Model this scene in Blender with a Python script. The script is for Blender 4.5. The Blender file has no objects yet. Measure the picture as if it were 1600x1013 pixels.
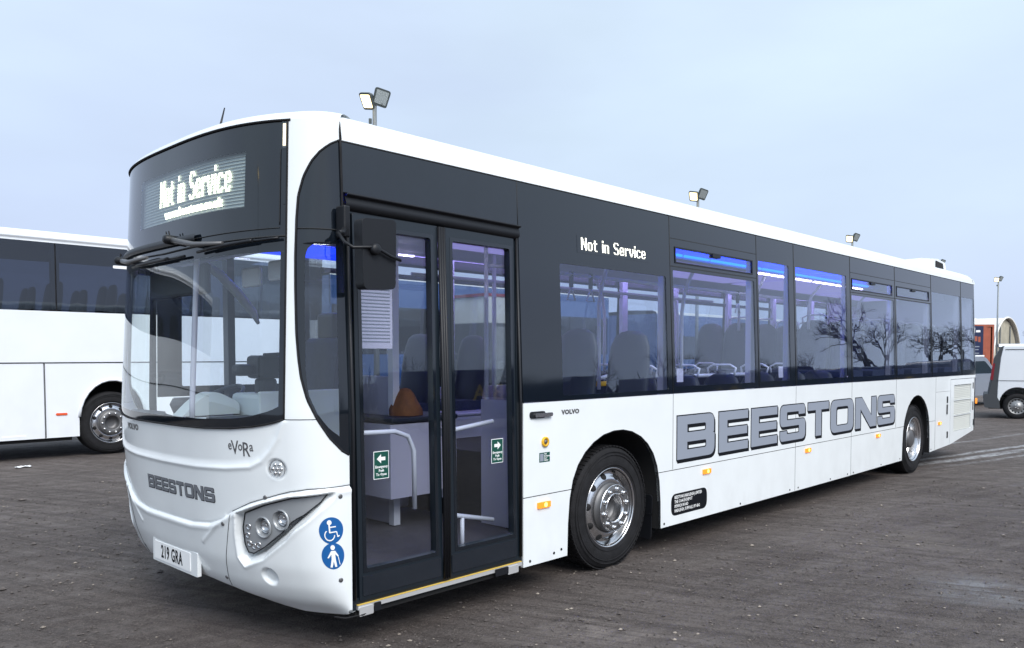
import bpy, bmesh, math, random
import numpy as np
from mathutils import Vector, Matrix
from mathutils.geometry import tessellate_polygon
random.seed(7); rng = np.random.default_rng(7)
SC = bpy.context.scene; COL = SC.collection
# ---------------------------------------------------------------- camera, sky, sun
cam = bpy.data.cameras.new('camera'); camo = bpy.data.objects.new('camera', cam); COL.objects.link(camo); SC.camera = camo
CX, CY, CZ, YAW, PIT, ROL = -2.04216, -3.67181, 1.65416, .804773, -.042232, -.001157
Fv = Vector((math.sin(YAW)*math.cos(PIT), math.cos(YAW)*math.cos(PIT), math.sin(PIT)))
Rv = Vector((math.cos(YAW), -math.sin(YAW), 0)); Uv = Rv.cross(Fv)
R2 = Rv*math.cos(ROL)+Uv*math.sin(ROL); U2 = -Rv*math.sin(ROL)+Uv*math.cos(ROL)
camo.matrix_world = Matrix(((R2.x, U2.x, -Fv.x, CX), (R2.y, U2.y, -Fv.y, CY), (R2.z, U2.z, -Fv.z, CZ), (0, 0, 0, 1)))
cam.sensor_width = 36; cam.lens = 1250.257/1600*36; cam.shift_y = (609.18-506.5)/1600
cam.clip_start = .05; cam.clip_end = 2000
W = bpy.data.worlds.new('World'); SC.world = W; W.use_nodes = True
nt = W.node_tree; nt.nodes.clear(); N = nt.nodes.new; L = nt.links.new
out = N('ShaderNodeOutputWorld'); bg = N('ShaderNodeBackground'); bg2 = N('ShaderNodeBackground'); ad = N('ShaderNodeAddShader')
sky = N('ShaderNodeTexSky'); sky.sky_type = 'NISHITA'; sky.sun_disc = False
SUN_EL, SUN_AZ = math.radians(45), math.radians(198)      # compass bearing of the brighter part of the cloud
sky.sun_elevation = SUN_EL; sky.sun_rotation = SUN_AZ; sky.air_density = 1.5; sky.dust_density = 3
L(sky.outputs[0], bg2.inputs[0]); bg2.inputs[1].default_value = .012
tc = N('ShaderNodeTexCoord'); sx = N('ShaderNodeSeparateXYZ'); L(tc.outputs['Generated'], sx.inputs[0])
rp_ = N('ShaderNodeValToRGB'); L(sx.outputs['Z'], rp_.inputs[0])
e = rp_.color_ramp.elements
e[0].position = 0; e[0].color = (.53, .64, .79, 1)
e[1].position = 1; e[1].color = (.72, .86, 1.0, 1)
x_ = e.new(.12); x_.color = (.50, .60, .765, 1)
x_ = e.new(.35); x_.color = (.56, .675, .795, 1)
mp = N('ShaderNodeMapping'); mp.inputs['Scale'].default_value = (1.3, 1.3, 4); L(tc.outputs['Generated'], mp.inputs[0])
nz = N('ShaderNodeTexNoise'); nz.inputs['Scale'].default_value = 1.6; nz.inputs['Detail'].default_value = 5; nz.inputs['Roughness'].default_value = .5; L(mp.outputs[0], nz.inputs[0])
mr = N('ShaderNodeMapRange'); L(nz.outputs[0], mr.inputs[0]); mr.inputs[1].default_value = .3; mr.inputs[2].default_value = .7; mr.inputs[3].default_value = .94; mr.inputs[4].default_value = 1.07
vm = N('ShaderNodeVectorMath'); vm.operation = 'SCALE'; L(rp_.outputs[0], vm.inputs[0]); L(mr.outputs[0], vm.inputs['Scale'])
nz2 = N('ShaderNodeTexNoise'); nz2.inputs['Scale'].default_value = 1.1; nz2.inputs['Detail'].default_value = 3; L(mp.outputs[0], nz2.inputs[0])
mr2 = N('ShaderNodeMapRange'); L(nz2.outputs[0], mr2.inputs[0]); mr2.inputs[1].default_value = .42; mr2.inputs[2].default_value = .62
mxs = N('ShaderNodeMixRGB'); mxs.blend_type = 'MULTIPLY'; L(mr2.outputs[0], mxs.inputs[0]); L(vm.outputs[0], mxs.inputs[1]); mxs.inputs[2].default_value = (.93, .915, .975, 1)
L(mxs.outputs[0], bg.inputs[0]); bg.inputs[1].default_value = 1.0
L(bg.outputs[0], ad.inputs[0]); L(bg2.outputs[0], ad.inputs[1]); L(ad.outputs[0], out.inputs[0])
sl = bpy.data.lights.new('sun', 'SUN'); so = bpy.data.objects.new('sun', sl); COL.objects.link(so)
sl.energy = 3.0; sl.angle = math.radians(36); sl.color = (1, .98, .95)
sd = Vector((math.sin(SUN_AZ)*math.cos(SUN_EL), math.cos(SUN_AZ)*math.cos(SUN_EL), math.sin(SUN_EL)))
so.rotation_euler = sd.to_track_quat('Z', 'Y').to_euler(); so.location = sd*50
SC.view_settings.view_transform = 'Standard'; SC.view_settings.look = 'None'; SC.view_settings.exposure = .28; SC.view_settings.gamma = 1
SC.view_settings.use_curve_mapping = False
SC.render.engine = 'CYCLES'; cy = SC.cycles
cy.use_denoising = True; cy.max_bounces = 10; cy.transparent_max_bounces = 24; cy.diffuse_bounces = 3; cy.glossy_bounces = 4
cy.sample_clamp_indirect = 4; cy.caustics_reflective = False; cy.caustics_refractive = False

# ---------------------------------------------------------------- materials
def mat(name, col, rough=.5, metal=0, spec=.5, coat=0, var=0, vscale=8, bump=0, bscale=60, emis=None, es=0, dirt=None):
    m = bpy.data.materials.new(name); m.use_nodes = True; t = m.node_tree; b = t.nodes['Principled BSDF']
    b.inputs['Base Color'].default_value = (*col, 1); b.inputs['Roughness'].default_value = rough
    b.inputs['Metallic'].default_value = metal; b.inputs['Specular IOR Level'].default_value = spec; b.inputs['Coat Weight'].default_value = coat
    b.inputs['Coat Roughness'].default_value = .04
    g = t.nodes.new('ShaderNodeNewGeometry')
    if var:
        n = t.nodes.new('ShaderNodeTexNoise'); n.inputs['Scale'].default_value = vscale; n.inputs['Detail'].default_value = 6; t.links.new(g.outputs['Position'], n.inputs[0])
        r = t.nodes.new('ShaderNodeMapRange'); t.links.new(n.outputs[0], r.inputs[0]); r.inputs[1].default_value = .3; r.inputs[2].default_value = .7
        r.inputs[3].default_value = 1-var; r.inputs[4].default_value = 1+var*.6
        v = t.nodes.new('ShaderNodeVectorMath'); v.operation = 'SCALE'; v.inputs[0].default_value = col; t.links.new(r.outputs[0], v.inputs['Scale'])
        src = v.outputs[0]
        if dirt:   # grime that collects low on the bodywork, broken up in vertical streaks
            mpn = t.nodes.new('ShaderNodeMapping'); mpn.inputs['Scale'].default_value = (4, 4, 2.6); t.links.new(g.outputs['Position'], mpn.inputs[0])
            n2 = t.nodes.new('ShaderNodeTexNoise'); n2.inputs['Scale'].default_value = 1.2; n2.inputs['Detail'].default_value = 7; t.links.new(mpn.outputs[0], n2.inputs[0])
            s = t.nodes.new('ShaderNodeSeparateXYZ'); t.links.new(g.outputs['Position'], s.inputs[0])
            h = t.nodes.new('ShaderNodeMapRange'); t.links.new(s.outputs['Z'], h.inputs[0]); h.inputs[1].default_value = dirt[0]; h.inputs[2].default_value = dirt[1]; h.inputs[3].default_value = 1; h.inputs[4].default_value = .12
            q = t.nodes.new('ShaderNodeMapRange'); t.links.new(n2.outputs[0], q.inputs[0]); q.inputs[1].default_value = .42; q.inputs[2].default_value = .8; q.inputs[3].default_value = 0; q.inputs[4].default_value = dirt[2]
            mu = t.nodes.new('ShaderNodeMath'); mu.operation = 'MULTIPLY'; t.links.new(h.outputs[0], mu.inputs[0]); t.links.new(q.outputs[0], mu.inputs[1])
            mx = t.nodes.new('ShaderNodeMixRGB'); t.links.new(mu.outputs[0], mx.inputs[0]); t.links.new(src, mx.inputs[1]); mx.inputs[2].default_value = (.16, .135, .11, 1)
            src = mx.outputs[0]
            rr = t.nodes.new('ShaderNodeMapRange'); t.links.new(n2.outputs[0], rr.inputs[0]); rr.inputs[3].default_value = rough*.85; rr.inputs[4].default_value = min(1, rough*1.25); t.links.new(rr.outputs[0], b.inputs['Roughness'])
        t.links.new(src, b.inputs['Base Color'])
    if bump:
        n = t.nodes.new('ShaderNodeTexNoise'); n.inputs['Scale'].default_value = bscale; n.inputs['Detail'].default_value = 4; t.links.new(g.outputs['Position'], n.inputs[0])
        bp = t.nodes.new('ShaderNodeBump'); bp.inputs['Strength'].default_value = bump; bp.inputs['Distance'].default_value = .01
        t.links.new(n.outputs[0], bp.inputs['Height']); t.links.new(bp.outputs[0], b.inputs['Normal'])
    if emis:
        b.inputs['Emission Color'].default_value = (*emis, 1); b.inputs['Emission Strength'].default_value = es
    return m
def glass(name, tint, f0=.045, rough=0.0, wav=0):
    m = bpy.data.materials.new(name); m.use_nodes = True; t = m.node_tree; t.nodes.clear(); n = t.nodes.new; l = t.links.new
    o = n('ShaderNodeOutputMaterial'); mx = n('ShaderNodeMixShader'); tr = n('ShaderNodeBsdfTransparent'); gl = n('ShaderNodeBsdfGlossy')
    tr.inputs[0].default_value = (*tint, 1); gl.inputs['Roughness'].default_value = rough; gl.inputs[0].default_value = (.93, .97, 1, 1)
    lw = n('ShaderNodeLayerWeight'); lw.inputs[0].default_value = .5
    p = n('ShaderNodeMath'); p.operation = 'POWER'; l(lw.outputs['Facing'], p.inputs[0]); p.inputs[1].default_value = 4.2
    a = n('ShaderNodeMath'); a.operation = 'MULTIPLY_ADD'; l(p.outputs[0], a.inputs[0]); a.inputs[1].default_value = 1-f0; a.inputs[2].default_value = f0
    l(a.outputs[0], mx.inputs[0]); l(tr.outputs[0], mx.inputs[1]); l(gl.outputs[0], mx.inputs[2]); l(mx.outputs[0], o.inputs[0])
    if wav:
        g = n('ShaderNodeNewGeometry'); z = n('ShaderNodeTexNoise'); z.inputs['Scale'].default_value = 2.2; l(g.outputs['Position'], z.inputs[0])
        bp = n('ShaderNodeBump'); bp.inputs['Strength'].default_value = wav; bp.inputs['Distance'].default_value = .01; l(z.outputs[0], bp.inputs['Height']); l(bp.outputs[0], gl.inputs['Normal'])
    return m
M = {}
M['white'] = mat('bus_white_paint', (.79, .825, .84), .3, coat=.5, var=.03, vscale=3, dirt=(.22, .8, .15), bump=.04, bscale=1.3)
M['white2'] = mat('coach_white_paint', (.79, .82, .86), .3, coat=.5, var=.03, vscale=2, bump=.2, bscale=1.2, dirt=(.3, 1.1, .10))
M['mask'] = mat('black_bonded_glass', (.006, .009, .014), .06, coat=.3, spec=.6, bump=.05, bscale=1.6)
M['panelblk'] = mat('dark_painted_panel', (.012, .016, .023), .22, coat=.3, var=.1, vscale=4)
M['plastic'] = mat('matt_black_plastic', (.009, .010, .013), .45, spec=.35, bump=.1, bscale=200)
M['doorfr'] = mat('black_door_frame', (.008, .013, .019), .3, coat=.15)
M['rubber'] = mat('tyre_rubber', (.013, .013, .015), .8, spec=.3, var=.35, vscale=14, bump=.3, bscale=90)
M['chrome'] = mat('polished_alloy', (.72, .72, .73), .22, metal=1)
M['alu'] = mat('brushed_aluminium', (.70, .70, .70), .45, metal=.6)
M['hub'] = mat('hub_grey_metal', (.15, .15, .155), .5, metal=.6)
M['silver'] = mat('headlight_silver_panel', (.36, .38, .40), .38, metal=.35)
M['letter'] = mat('grey_vinyl_letter', (.27, .30, .36), .4)
M['letterdk'] = mat('dark_grey_vinyl_letter', (.15, .16, .18), .5)
M['ink'] = mat('black_vinyl', (.005, .006, .009), .6, spec=.15)
M['whiteink'] = mat('white_vinyl', (.85, .86, .86), .5)
M['gap'] = mat('panel_gap_black', (.02, .022, .025), .8)
M['dark'] = mat('underbody_black', (.008, .008, .009), .85)
M['glass'] = glass('side_window_glass', (.86, .89, .94), .055, wav=.08)
M['doorglass'] = glass('door_glass', (.88, .90, .93), .05)
M['ws'] = glass('windscreen_glass', (.88, .94, .95), .085)
M['lens'] = glass('clear_lens', (.92, .92, .92), .08)
M['intgrey'] = mat('interior_lilac_grey', (.50, .49, .60), .5)
M['intwhite'] = mat('cab_white_moulding', (.62, .66, .68), .45)
M['ceiling'] = mat('interior_ceiling', (.58, .54, .76), .5)
M['floor'] = mat('bus_floor_vinyl', (.085, .08, .09), .6, var=.2, vscale=40)
M['seat'] = mat('seat_fabric', (.035, .045, .085), .8, var=.3, vscale=40)
M['seatback'] = mat('seat_shell', (.022, .026, .038), .5)
M['rail'] = mat('white_grab_rail', (.75, .76, .82), .35)
M['orange'] = mat('orange_fabric', (.20, .075, .02), .8, var=.3, vscale=20)
M['yellow'] = mat('yellow_plastic', (.75, .42, .02), .5)
M['blueled'] = mat('blue_led_strip', (.1, .2, .9), .5, emis=(.0, .07, 1), es=10)
M['cyanled'] = mat('blue_led_tube', (.1, .2, .9), .5, emis=(.0, .26, 1), es=1.8)
M['lilacfill'] = mat('lilac_fill_glow', (.8, .8, .9), .5, emis=(.62, .54, 1), es=12)  # glow of the added fill tubes in the far cove
M['ceilglow'] = mat('ceiling_fill_glow', (.5, .48, .7), .6, emis=(.45, .38, 1), es=.42)  # lilac light on the ceiling, put in as a glow
M['bluewash'] = mat('painted_blue_light', (.02, .05, .4), .5, emis=(.005, .05, 1), es=.9)  # blue light on the far wall top, put in as a glow
M['whiteled'] = mat('white_led_strip', (.9, .9, .9), .5, emis=(.74, .66, 1), es=12)
M['ledtext'] = mat('led_display_lit', (.9, .9, .8), .5, emis=(1, .98, .70), es=5)
M['ledtext2'] = mat('led_display_lit_side', (.9, .9, .8), .5, emis=(1, .98, .84), es=2.0)
M['ledboard'] = mat('led_board', (.34, .38, .39), .5)
M['amber'] = mat('amber_lens', (.8, .22, .02), .25, emis=(1, .30, .02), es=.7)
M['amberhot'] = mat('amber_bulb', (1, .5, .1), .3, emis=(1, .62, .12), es=3)
M['sidelamp'] = mat('lit_side_lamp', (1, .9, .7), .3, emis=(1, .82, .5), es=1.2)
M['flood'] = mat('lit_floodlight', (1, .9, .7), .3, emis=(1, .78, .40), es=3.2)
M['galv'] = mat('galvanised_steel', (.22, .24, .25), .5, metal=.5)
M['lamphouse'] = mat('floodlight_housing', (.07, .085, .085), .5)
M['lampglass'] = mat('floodlight_reflector', (.38, .42, .42), .25, metal=.3)
M['green'] = mat('green_sticker', (.005, .07, .05), .4)
M['blue'] = mat('blue_sticker', (.008, .10, .32), .4)
M['paper'] = mat('paper_notice', (.62, .60, .75), .8)
M['navy'] = mat('navy_paint', (.006, .014, .06), .3, coat=.4)
M['bluecoach'] = mat('blue_coach_paint', (.03, .08, .22), .3, coat=.4)
M['gold'] = mat('gold_lettering', (.70, .48, .10), .5)
M['steelwheel'] = mat('steel_wheel', (.32, .32, .32), .4, metal=.6)
M['greypl'] = mat('grey_bumper_plastic', (.05, .055, .062), .55)
M['taillight'] = mat('red_tail_lens', (.20, .01, .02), .25)
M['redref'] = mat('orange_red_reflector', (.75, .10, .03), .3)
M['bark'] = mat('winter_bark', (.022, .02, .018), .9)
M['canvas'] = mat('white_canvas', (.72, .70, .66), .7, var=.08, vscale=.6)
M['canvas2'] = mat('cream_canvas', (.56, .52, .42), .75, var=.2, vscale=1.2)
M['canvas3'] = mat('cream_end_curtain', (.40, .37, .29), .8, var=.25, vscale=1.0)
M['orangebox'] = mat('orange_container_paint', (.34, .09, .05), .5, var=.15, vscale=3)
M['silvercar'] = mat('silver_car_paint', (.33, .37, .44), .3, metal=.4, coat=.5)
M['carglass'] = mat('dark_car_glass', (.03, .045, .06), .05, spec=.8, coat=.6)
M['coachglass'] = glass('coach_tinted_glass', (.42, .45, .52), .07, wav=.12)
M['cream'] = mat('cream_panel', (.55, .56, .52), .5)

# ---------------------------------------------------------------- builders
class MB:
    def __init__(s): s.v = []; s.f = []; s.m = []; s.s = []
    def add(s, vs, fs, mi=0, sm=False):
        o = len(s.v); s.v += [tuple(map(float, p)) for p in vs]; s.f += [tuple(i+o for i in f) for f in fs]; s.m += [mi]*len(fs); s.s += [sm]*len(fs); return s
    def box(s, x0, x1, y0, y1, z0, z1, mi=0):
        vs = [(x, y, z) for x in (x0, x1) for y in (y0, y1) for z in (z0, z1)]
        return s.add(vs, [(0, 1, 3, 2), (4, 6, 7, 5), (0, 4, 5, 1), (2, 3, 7, 6), (0, 2, 6, 4), (1, 5, 7, 3)], mi)
    def tube(s, pts, r, n=8, mi=0, cap=True):
        P = [Vector(p) for p in pts]; rs = r if isinstance(r, (list, tuple)) else [r]*len(P); vs = []; fs = []; up = None
        for i, p in enumerate(P):
            d = (P[min(i+1, len(P)-1)]-P[max(i-1, 0)]).normalized()
            if up is None: up = Vector((0, 0, 1)) if abs(d.z) < .9 else Vector((1, 0, 0))
            a = d.cross(up).normalized(); up = a.cross(d).normalized()
            for k in range(n):
                t = 2*math.pi*k/n; vs.append(p+a*math.cos(t)*rs[i]+up*math.sin(t)*rs[i])
        for i in range(len(P)-1):
            for k in range(n): fs.append((i*n+k, i*n+(k+1) % n, (i+1)*n+(k+1) % n, (i+1)*n+k))
        s.add(vs, fs, mi, True)
        if cap: s.add(vs[:n], [tuple(range(n))], mi); s.add(vs[-n:], [tuple(range(n))], mi)
        return s
    def lathe(s, prof, c=(0, 0, 0), ax=(0, 1, 0), n=48, mi=0, sm=True):
        ax = Vector(ax).normalized(); a = ax.cross(Vector((0, 0, 1)) if abs(ax.z) < .9 else Vector((1, 0, 0))).normalized(); b = ax.cross(a); c = Vector(c); vs = []; fs = []
        for r, h in prof:
            for k in range(n):
                t = 2*math.pi*k/n; vs.append(c+ax*h+(a*math.cos(t)+b*math.sin(t))*r)
        for i in range(len(prof)-1):
            for k in range(n): fs.append((i*n+k, i*n+(k+1) % n, (i+1)*n+(k+1) % n, (i+1)*n+k))
        return s.add(vs, fs, mi, sm)
    def plate(s, loops, fn, t0=0, t1=.01, mi=0):
        """closed 2-D loops (outer, holes) turned into a slab; fn(a,b,c) maps it into space, c = outward depth"""
        V = [[Vector((a, b, 0)) for a, b in lp] for lp in loops]; tri = tessellate_polygon(V); flat = [p for lp in loops for p in lp]; n = len(flat)
        vs = [fn(a, b, t1) for a, b in flat]+[fn(a, b, t0) for a, b in flat]
        fs = [tuple(t) for t in tri]+[tuple(i+n for i in reversed(t)) for t in tri]; o = 0
        for lp in loops:
            k = len(lp)
            for i in range(k): fs.append((o+i, o+(i+1) % k, o+(i+1) % k+n, o+i+n))
            o += k
        return s.add(vs, fs, mi)
    def grid(s, P, mi=0, sm=True):
        nu, nv = len(P), len(P[0]); vs = [p for r in P for p in r]
        return s.add(vs, [(i*nv+j, (i+1)*nv+j, (i+1)*nv+j+1, i*nv+j+1) for i in range(nu-1) for j in range(nv-1)], mi, sm)
    def mesh(s, name, mats, fix=True):
        me = bpy.data.meshes.new(name); me.from_pydata(s.v, [], s.f)
        for m in (mats if isinstance(mats, (list, tuple)) else [mats]): me.materials.append(M[m] if isinstance(m, str) else m)
        me.polygons.foreach_set('material_index', s.m); me.polygons.foreach_set('use_smooth', s.s)
        if fix:
            bm = bmesh.new(); bm.from_mesh(me); bmesh.ops.remove_doubles(bm, verts=bm.verts, dist=1e-5); bmesh.ops.recalc_face_normals(bm, faces=bm.faces); bm.to_mesh(me); bm.free()
        me.update(); return me
    def obj(s, name, mats, parent=None, bevel=0, **kw): return link(name, s.mesh(name, mats, kw.pop('fix', True)), parent, bevel, **kw)
def link(name, me, parent=None, bevel=0, **kw):
    o = bpy.data.objects.new(name, me); COL.objects.link(o)
    if parent is not None:
        o.parent = parent
        if parent.type == 'EMPTY': o.matrix_parent_inverse = parent.matrix_basis.inverted()
    if bevel:
        b = o.modifiers.new('bevel', 'BEVEL'); b.width = bevel; b.segments = 2; b.limit_method = 'ANGLE'; b.harden_normals = False
    for k, v in kw.items(): o[k] = v
    return o
def empty(name, loc, label, cat, group=None, rz=0):
    o = bpy.data.objects.new(name, None); COL.objects.link(o); o.location = loc; o.rotation_euler = (0, 0, rz); o.empty_display_size = .2
    o.matrix_basis = Matrix.Translation(loc) @ Matrix.Rotation(rz, 4, 'Z')
    o['label'] = label; o['category'] = cat
    if group: o['group'] = group
    return o
def part_copy(o, parent, mw):
    c = o.copy(); COL.objects.link(c); c.parent = parent
    return c
def text2d(body, size=1, sx=1, offset=0, extr=.002, spacing=1, shear=0, align='LEFT', space_line=1, res=3):
    cu = bpy.data.curves.new('lettering', 'FONT'); cu.body = body; cu.size = size; cu.offset = offset; cu.extrude = extr; cu.space_character = spacing
    cu.shear = shear; cu.align_x = align; cu.space_line = space_line; cu.resolution_u = res
    o = bpy.data.objects.new('lettering', cu); COL.objects.link(o)
    bpy.context.view_layer.update(); me = bpy.data.meshes.new_from_object(o.evaluated_get(bpy.context.evaluated_depsgraph_get()))
    bpy.data.objects.remove(o); bpy.data.curves.remove(cu)
    vs = [(v.co.x*sx, v.co.y, v.co.z) for v in me.vertices]; fs = [tuple(p.vertices) for p in me.polygons]; bpy.data.meshes.remove(me); return vs, fs
def curve2d(loops, offset=0, extr=.002):
    cu = bpy.data.curves.new('glyph', 'CURVE'); cu.dimensions = '2D'; cu.fill_mode = 'BOTH'; cu.extrude = extr; cu.offset = offset
    for lp in loops:
        sp = cu.splines.new('POLY'); sp.points.add(len(lp)-1); sp.use_cyclic_u = True
        for i, (a, b) in enumerate(lp): sp.points[i].co = (a, b, 0, 1)
    o = bpy.data.objects.new('glyph', cu); COL.objects.link(o); bpy.context.view_layer.update()
    me = bpy.data.meshes.new_from_object(o.evaluated_get(bpy.context.evaluated_depsgraph_get())); bpy.data.objects.remove(o); bpy.data.curves.remove(cu)
    vs = [tuple(v.co) for v in me.vertices]; fs = [tuple(p.vertices) for p in me.polygons]; bpy.data.meshes.remove(me); return vs, fs
def put(mb, vf, fn, mi=0): mb.add([fn(*p) for p in vf[0]], vf[1], mi); return mb
def rpoly(pts, n=5):
    """polygon whose vertices (x, y, radius) are rounded"""
    o = []; k = len(pts)
    for i, p in enumerate(pts):
        r = p[2] if len(p) > 2 else 0; P = Vector(p[:2])
        if r <= 0: o.append(tuple(P)); continue
        A = Vector(pts[i-1][:2])-P; B = Vector(pts[(i+1) % k][:2])-P; r = min(r, A.length*.49, B.length*.49); A = P+A.normalized()*r; B = P+B.normalized()*r
        for j in range(n+1):
            t = j/n; q = A*(1-t)**2+P*(2*t*(1-t))+B*t*t; o.append((q.x, q.y))
    return o
def rrect(x0, x1, z0, z1, r=.01, n=4): return rpoly([(x0, z0, r), (x1, z0, r), (x1, z1, r), (x0, z1, r)], n)
def circ(x, y, r, n=24, ry=None): return [(x+r*math.cos(2*math.pi*i/n), y+(ry or r)*math.sin(2*math.pi*i/n)) for i in range(n)]

LEDG = {'N': ['##...##', '###..##', '###..##', '####.##', '##.#.##', '##.####', '##..###', '##..###', '##...##', '##...##'],
 'o': ['', '', '', '.####.', '##..##', '##..##', '##..##', '##..##', '##..##', '.####.'],
 't': ['', '.##..', '.##..', '#####', '.##..', '.##..', '.##..', '.##..', '.##..', '..###'],
 'i': ['##', '##', '', '##', '##', '##', '##', '##', '##', '##'],
 'n': ['', '', '', '#####.', '##..##', '##..##', '##..##', '##..##', '##..##', '##..##'],
 'S': ['.#####.', '##...##', '##.....', '##.....', '.####..', '..####.', '.....##', '.....##', '##...##', '.#####.'],
 'e': ['', '', '', '.####.', '##..##', '##..##', '######', '##....', '##..##', '.####.'],
 'r': ['', '', '', '##.##', '#####', '##...', '##...', '##...', '##...', '##...'],
 'v': ['', '', '', '##..##', '##..##', '##..##', '##..##', '.####.', '.####.', '..##..'],
 'c': ['', '', '', '.####.', '##..##', '##....', '##....', '##....', '##..##', '.####.'], ' ': ['', '', '', '....']}
def led_text(txt):
    """centres of the lit dots of an LED sign, in dot units"""
    x = 0; o = []
    for ch in txt:
        g = LEDG[ch]; wd = max(len(r) for r in g)
        for j, r in enumerate(g):
            for i, c in enumerate(r):
                if c == '#': o.append((x+i, 9-j))
        x += wd+1
    return o, x-1
def led_dots(fn, W_, H_, txt='Not in Service', fill=.84):
    pts, n = led_text(txt); px, pz = W_/n, H_/10; mb = MB()
    for i, j in pts:
        a0, b0 = i*px, j*pz; mb.add([fn(a0+px*u, b0+pz*v, 0) for u, v in ((.08, .5), (.3, .08), (.7, .08), (.08+fill, .5), (.7, fill+.08), (.3, fill+.08))], [(0, 1, 2, 3, 4, 5)])
    return mb
# ---------------------------------------------------------------- surfaces of the bus body
BW = 2.55; XS = .4875; TB = .0382; ZS = 1.3388; XR = 13.0
ZX = np.array([(.2, .26), (.26, .2), (.30, .15), (.38, .10), (.5, .06), (.7, .03), (1.04, 0), (1.31, -.015), (2.91, .067), (3.1, .077)])
zf_ = np.linspace(.15, 3.2, 1221); xf_ = np.interp(zf_, ZX[:, 0], ZX[:, 1]); kk_ = np.hanning(49); kk_ /= kk_.sum(); xf_ = np.convolve(np.pad(xf_, 24, mode='reflect', reflect_type='odd'), kk_, 'valid'); ZX = np.stack([zf_, xf_], 1)
def S(w, z):
    w = np.asarray(w, float); z = np.asarray(z, float); w, z = np.broadcast_arrays(w, z)
    m = w > 1.275; ww = np.where(m, BW-w, w); x0 = np.interp(z, ZX[:, 0], ZX[:, 1]); tb = TB*np.maximum(0, z-ZS)
    s = (1.275-ww)/1.275; xf = x0+.295*np.abs(s)**3; yf = ww+tb*np.maximum(0, 1-(ww-.156)/.6)**2
    t = np.clip((.156-ww)/.156, 0, 1); s1 = 1.119/1.275; xa = x0+.295*s1**3; sl = .295*3*s1*s1/1.275
    xc = (1-t)**2*xa+2*t*(1-t)*(xa+.156*sl)+t*t*XS; yc = (1-t)**2*.156+tb
    x = np.where(ww >= .156, xf, np.where(ww >= 0, xc, XS-ww)); y = np.where(ww >= .156, yf, np.where(ww >= 0, yc, tb))
    return np.stack([x, np.where(m, BW-y, y), z], -1)
def SN(w, z):
    h = 1e-3; n = -np.cross(S(w+h, z)-S(w-h, z), S(w, z+h)-S(w, z-h)); return n/np.linalg.norm(n, axis=-1, keepdims=True)
def onS(w, z, off=0): w = np.asarray(w, float); z = np.asarray(z, float); return S(w, z)+SN(w, z)*np.asarray(off)[..., None]
def fS(a, b, c): return tuple(onS(a, b, c))
def side(a, b, c): return (a, TB*max(0, b-ZS)-c, b)                # near side skin: a = x, b = z
def off(a, b, c): return (a, BW-TB*max(0, b-ZS)+c, b)              # far side skin

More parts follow.
